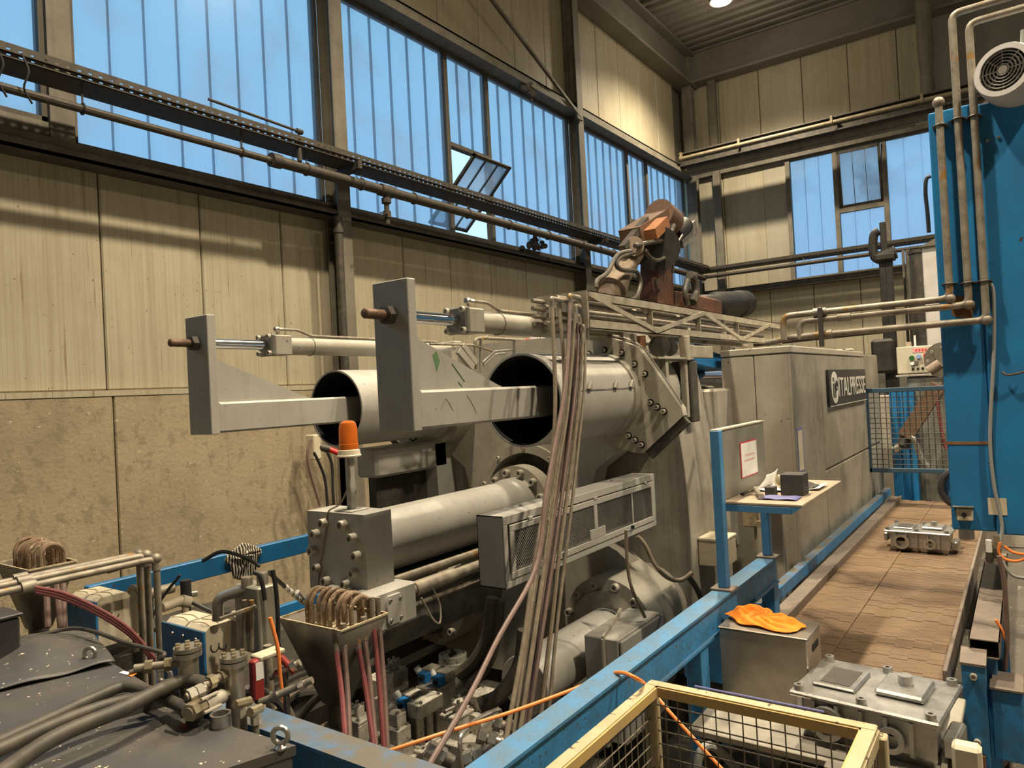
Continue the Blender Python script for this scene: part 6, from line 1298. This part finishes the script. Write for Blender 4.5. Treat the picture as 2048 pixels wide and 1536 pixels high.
# striped rag on the wall side rail
sr = [S(452, 1108, y=4.9), S(520, 1085, y=4.9), S(522, 1118, y=4.9), S(478, 1160, y=4.9)]
def rag(u, v):
    a = 2*math.pi*u; r_ = v; c_ = S(490, 1112, y=4.89)
    x_ = c_.x+r_*(.13*math.cos(a)+.03*math.cos(3*a)); z_ = c_.z+r_*(.10*math.sin(a)-(.09 if math.sin(a) < -.5 else 0))
    return (x_, 4.905-.035*(1-v)*(.6+.4*math.sin(7*a+9*v)), z_)
rg = sheet('striped_rag', 'black and white striped rag tied over the blue rail', 'rag', 'white_paper', rag, 40, 8, .003)
m_ = bpy.data.materials.new('zebra_cloth'); m_.use_nodes = True; nn, ll = m_.node_tree.nodes, m_.node_tree.links; wv_ = nn.new('ShaderNodeTexWave'); wv_.inputs['Scale'].default_value = 14; wv_.inputs['Distortion'].default_value = 4; wv_.inputs['Detail'].default_value = 1; rp_ = nn.new('ShaderNodeValToRGB'); rp_.color_ramp.interpolation = 'CONSTANT'; rp_.color_ramp.elements[0].color = (.02, .02, .02, 1); rp_.color_ramp.elements[1].position = .5; rp_.color_ramp.elements[1].color = (.62, .56, .46, 1); g_ = nn.new('ShaderNodeNewGeometry'); ll.new(g_.outputs['Position'], wv_.inputs['Vector']); ll.new(wv_.outputs['Fac'], rp_.inputs[0]); ll.new(rp_.outputs[0], nn['Principled BSDF'].inputs['Base Color']); rg.data.materials[0] = m_
# wall socket with red plug and cables
ws = thing('wall_socket', 'industrial wall socket with red plug behind the rear barrel', 'socket', S(630, 900, y=6.7)); q = S(631, 890, y=6.6); MB().cbox((q.x-.09, 6.52, q.z-.16), (q.x+.02, 6.66, q.z+.12), .01).build('box', M['cream_plastic'], ws); MB().cyl((q.x+.02, 6.55, q.z-.02), (q.x+.10, 6.48, q.z-.06), .045, n=14).build('outlet', M['dark_steel'], ws); MB().cyl((q.x+.10, 6.48, q.z-.06), (q.x+.19, 6.40, q.z-.12), .032, n=12).build('plug', M['red_button'], ws)
for i, (pts, m_) in enumerate((([(622, 880), (615, 910), (622, 950), (640, 1010)], 'hose_rose'), ([(655, 905), (664, 930), (666, 980), (668, 1015)], 'cable_black'), ([(628, 905), (640, 930), (650, 960), (655, 1010), (656, 1060)], 'cable_black'))):
    MB().tube([S(a, b, y=6.45) for a, b in pts], .016, 8, 5).build('supply_cable', M[m_], ws)

# ================================================================ VALVE NEST BETWEEN RAILS
BOLT_V = bolt_mesh(.010, .012, M['steel'])
def block(parent, name, c, sx, sy, sz, mat='valve_grey', bev=.005, top_bolts=True):
    c = V(c); o = MB().cbox((c.x-sx/2, c.y-sy/2, c.z), (c.x+sx/2, c.y+sy/2, c.z+sz), bev).build(name, M[mat], parent)
    if top_bolts: bolts(o, BOLT_V, [(c.x+a*sx*.36, c.y+b*sy*.36, c.z+sz) for a in (-1, 1) for b in (-1, 1)], UP)
    return o
# big base manifolds (px anchor at top centre, height)
specs = [('valve_stack', 'tall valve stack with four bolt cap nearest the hanging hoses', (968, 1382), .62, .15, .14, 'cap'), ('valve_stack', 'valve stack with small pilot block beside the blue rail', (915, 1400), .60, .17, .13, 'pilot'), ('valve_stack', 'yoke shaped valve with two pillars behind the pilot block', (850, 1395), .62, .20, .12, 'yoke'), ('valve_stack', 'grey sheet cased valve with blue coil plug', (800, 1395), .60, .13, .16, 'coil'), ('valve_stack', 'rear valve with twin blue coil plugs', (870, 1350), .58, .20, .16, 'coil2'), ('valve_stack', 'round lidded strainer among the valves', (905, 1305), .55, .18, .18, 'round'), ('valve_stack', 'low valve block beside the near hopper outlet', (712, 1410), .60, .12, .16, 'pilot'), ('valve_stack', 'stepped valve block below the red hoses', (790, 1425), .60, .14, .14, 'step'), ('valve_stack', 'dark small valve cluster under the manifold block', (785, 1320), .60, .14, .14, 'pilot')]
for nm, lb, (px_, py_), zt, sx, sy, kind in specs:
    p = S(px_, py_, z=zt); t = thing(nm, lb, 'valve', (p.x, p.y, 0), 'hydraulic valves in the pit')
    block(t, 'base', (p.x, p.y, .02), sx*1.35, sy*1.35, zt-.25, top_bolts=True)
    if kind == 'cap':
        block(t, 'lower_body', (p.x, p.y, zt-.25), sx*1.2, sy*1.2, .035); MB().cyl((p.x-sx*.75, p.y, zt-.15), (p.x+sx*.1, p.y, zt-.15), .058, n=20).build('barrel', M['valve_grey'], t); block(t, 'body', (p.x, p.y, zt-.22), sx*.8, sy*.8, .18, top_bolts=False); block(t, 'cap', (p.x, p.y, zt-.04), sx*.95, sy*.95, .035)
    elif kind == 'pilot':
        block(t, 'body', (p.x, p.y, zt-.25), sx, sy, .17); block(t, 'cap_plate', (p.x, p.y, zt-.08), sx*1.02, sy*1.02, .022); block(t, 'pilot', (p.x+.01, p.y, zt-.058), sx*.45, sy*.4, .055, top_bolts=True); MB().cyl((p.x-.02, p.y, zt-.03), (p.x-.10, p.y+.01, zt-.03), .012, n=10).build('stub', M['steel'], t)
    elif kind == 'yoke':
        block(t, 'bridge', (p.x, p.y, zt-.08), sx, sy*.8, .08); block(t, 'sole', (p.x, p.y, zt-.25), sx*1.05, sy, .03)
        for a in (-.38, 0, .38): MB().cyl((p.x+a*sx, p.y-sy*.2, zt-.23), (p.x+a*sx, p.y-sy*.2, zt-.08), .022, n=14).build('pillar', M['valve_grey'], t)
        block(t, 'core', (p.x, p.y+.02, zt-.23), sx*.9, sy*.5, .15, 'machine_dark', top_bolts=False)
    elif kind in ('coil', 'coil2'):
        block(t, 'body', (p.x, p.y, zt-.25), sx, sy, .20, top_bolts=True)
        for k in range(2 if kind == 'coil2' else 1):
            q = V((p.x-.02, p.y-sy*.3+.12*k, zt-.05)); MB().cbox(q+V((-.025, -.03, 0)), q+V((.03, .035, .06)), .004).build('coil_plug', M['valve_blue'], t); MB().cyl(q+V((-.025, .0, .03)), q+V((-.04, 0, .03)), .014, n=12).build('manual_pin', M['hole_black'], t)
            block(t, 'solenoid', q+V((.09, .02, -.005)), .10, .08, .07, 'valve_grey', top_bolts=False); MB().cyl(q+V((.06, .09, .02)), q+V((.06, .12, .05)), .022, n=12).build('dial', M['white_paper'], t)
    elif kind == 'round':
        MB().lathe((p.x, p.y, zt-.3), (0, 0, 1), [(.07, 0), (.07, .2), (.098, .2), (.10, .23), (.10, .245), (.095, .25), (.095, .29), (.085, .295), (.082, .28), (0, .28)], 28).build('housing', M['valve_grey'], t); MB().bar((p.x-.03, p.y, zt-.01), (p.x+.03, p.y, zt-.01), .02, .02).cyl((p.x, p.y, zt-.02), (p.x, p.y, zt+.02), .012, n=8).build('tee_handle', M['black_grime'], t)
    elif kind == 'step':
        block(t, 'body', (p.x, p.y, zt-.25), sx, sy, .09); block(t, 'step', (p.x+.02, p.y+.01, zt-.16), sx*.75, sy*.8, .08); block(t, 'upper_step', (p.x+.03, p.y+.02, zt-.08), sx*.5, sy*.6, .07)
for i, (px_, py_, zt, sx, sy, lb) in enumerate(((830, 1470, .40, .20, .24, 'broad plain manifold block at the bottom of the valve nest'), (935, 1475, .42, .22, .22, 'manifold block carrying the valve stacks by the hoses'), (735, 1470, .42, .14, .20, 'tall narrow manifold block behind the blue beam'), (770, 1350, .42, .2, .2, 'dark manifold block at the rear of the valve nest'))):
    p = S(px_, py_, z=zt); t = thing('manifold_block', lb, 'manifold', (p.x, p.y, 0)); block(t, 'block', (p.x, p.y, 0), sx, sy, zt)
    for k, (a, b) in enumerate(((-.3, .8), (.3, .8), (-.3, .45), (.3, .45))): MB().cyl((p.x-sx/2-.0005, p.y+a*sy, zt*b), (p.x-sx/2-.003, p.y+a*sy, zt*b), .014, n=12).build('plug_hole', M['hole_black'], t)
for i, (a, b, d_, lb) in enumerate((((955, 1470), (1010, 1488), 3.0, 'chromed hose coupling at the near valve stack'), ((985, 1445), (1050, 1462), 3.15, 'second hose coupling above the chromed one'), ((855, 1495), (905, 1525), 2.7, 'dark banjo fitting at the bottom of the valve nest'), ((930, 1520), (985, 1500), 2.75, 'grey angle valve at the lower picture edge'))):
    t = fitting('hose_coupling', lb, D(*a, d_), D(*b, d_), .028, 'steel', (.15, .5))
    MB().cyl(D(*a, d_).lerp(D(*b, d_), .55), D(*b, d_), .026, n=14).build('ferrule', M['dark_steel' if i else 'stainless'], t)
tag(MB().elbow_tube([D(925, 1540, 2.85), D(918, 1475, 2.85), D(950, 1440, 3.0), D(1000, 1418, 3.1), D(1002, 1432, 3.1)], .009, .04, 8).build('bent_steel_line', M['steel']), 'thin bent steel line in front of the valve stacks', 'pipe')
# black hoses curving down in the dark pit
for i, (pts, r_) in enumerate((([(985, 1195), (975, 1270), (950, 1320), (915, 1350)], .035), ([(1000, 1200), (992, 1280), (965, 1340), (930, 1368)], .035), ([(1050, 1260), (1040, 1330), (1000, 1390), (960, 1410)], .04), ([(560, 1475), (572, 1425), (598, 1395), (640, 1388), (662, 1398)], .03), ([(665, 1375), (628, 1402), (600, 1440), (585, 1490), (580, 1600)], .022), ([(1275, 1072), (1290, 1090), (1310, 1130), (1335, 1155), (1362, 1160), (1385, 1145)], .014), ([(1252, 1060), (1255, 1130), (1265, 1180), (1290, 1235)], .010), ([(1375, 1150), (1395, 1180), (1410, 1220), (1415, 1250)], .02), ([(490, 1380), (545, 1393), (572, 1420), (590, 1465), (596, 1500)], .022))):
    dd_ = (3.9, 3.9, 3.7, 3.85, 3.8, 4.55, 4.3, 4.9, 2.95)[i]
    tag(MB().tube([D(a, b, dd_) for a, b in pts], r_, 10, 6).build('pit_hose', M['hose_black' if i not in (5, 6) else 'hose_olive']), ['thick dusty hose arching down into the pit, outer one', 'thick dusty hose arching down into the pit, inner one', 'broad black hose below the hanging bundle', 'black hose loop beside the near hopper outlet', 'yellowish hose end crossing the loop by the hopper', 'olive cable curving over the lower flange', 'thin olive line running down over the lower cylinder', 'black cable hanging under the beige terminal box', 'black hose behind the tee fittings'][i], 'hose')
for i, (a, b, d_) in enumerate((((520, 1405), (625, 1360), 2.75), ((540, 1355), (600, 1325), 3.0))):
    fitting('steel_line', ['long steel line with chrome union under the lubrication block', 'upper steel line with union behind the orange cable'][i], D(*a, d_), D(*b, d_), .02, 'chrome', (.3, .8)); q = D(*a, d_).lerp(D(*b, d_), .5); MB().cyl((q.x, q.y, 0), q, .012, n=8).build('standpipe', M['dark_steel'], [o for o in bpy.data.objects if o.name.startswith('steel_line')][-1])
tag(MB().cyl(D(548, 1300, 3.0), D(590, 1345, 3.0), .014, n=10).build('red_lever', M['red_paint']), 'red sleeved lever pointing to the near hopper', 'lever')
tag(MB().box((2.6, 3.3, .02), (4.2, 4.8, .10)).build('slatted_floor', M['rail_dusty']), 'dusty plank platform beside the wall side rail', 'platform')
# oily pit floor
po = MB().box((1.62, 1.45, 0.0), (9.0, 6.3, .006)).build('pit_floor', M['black_grime'], bpy.data.objects['floor'])
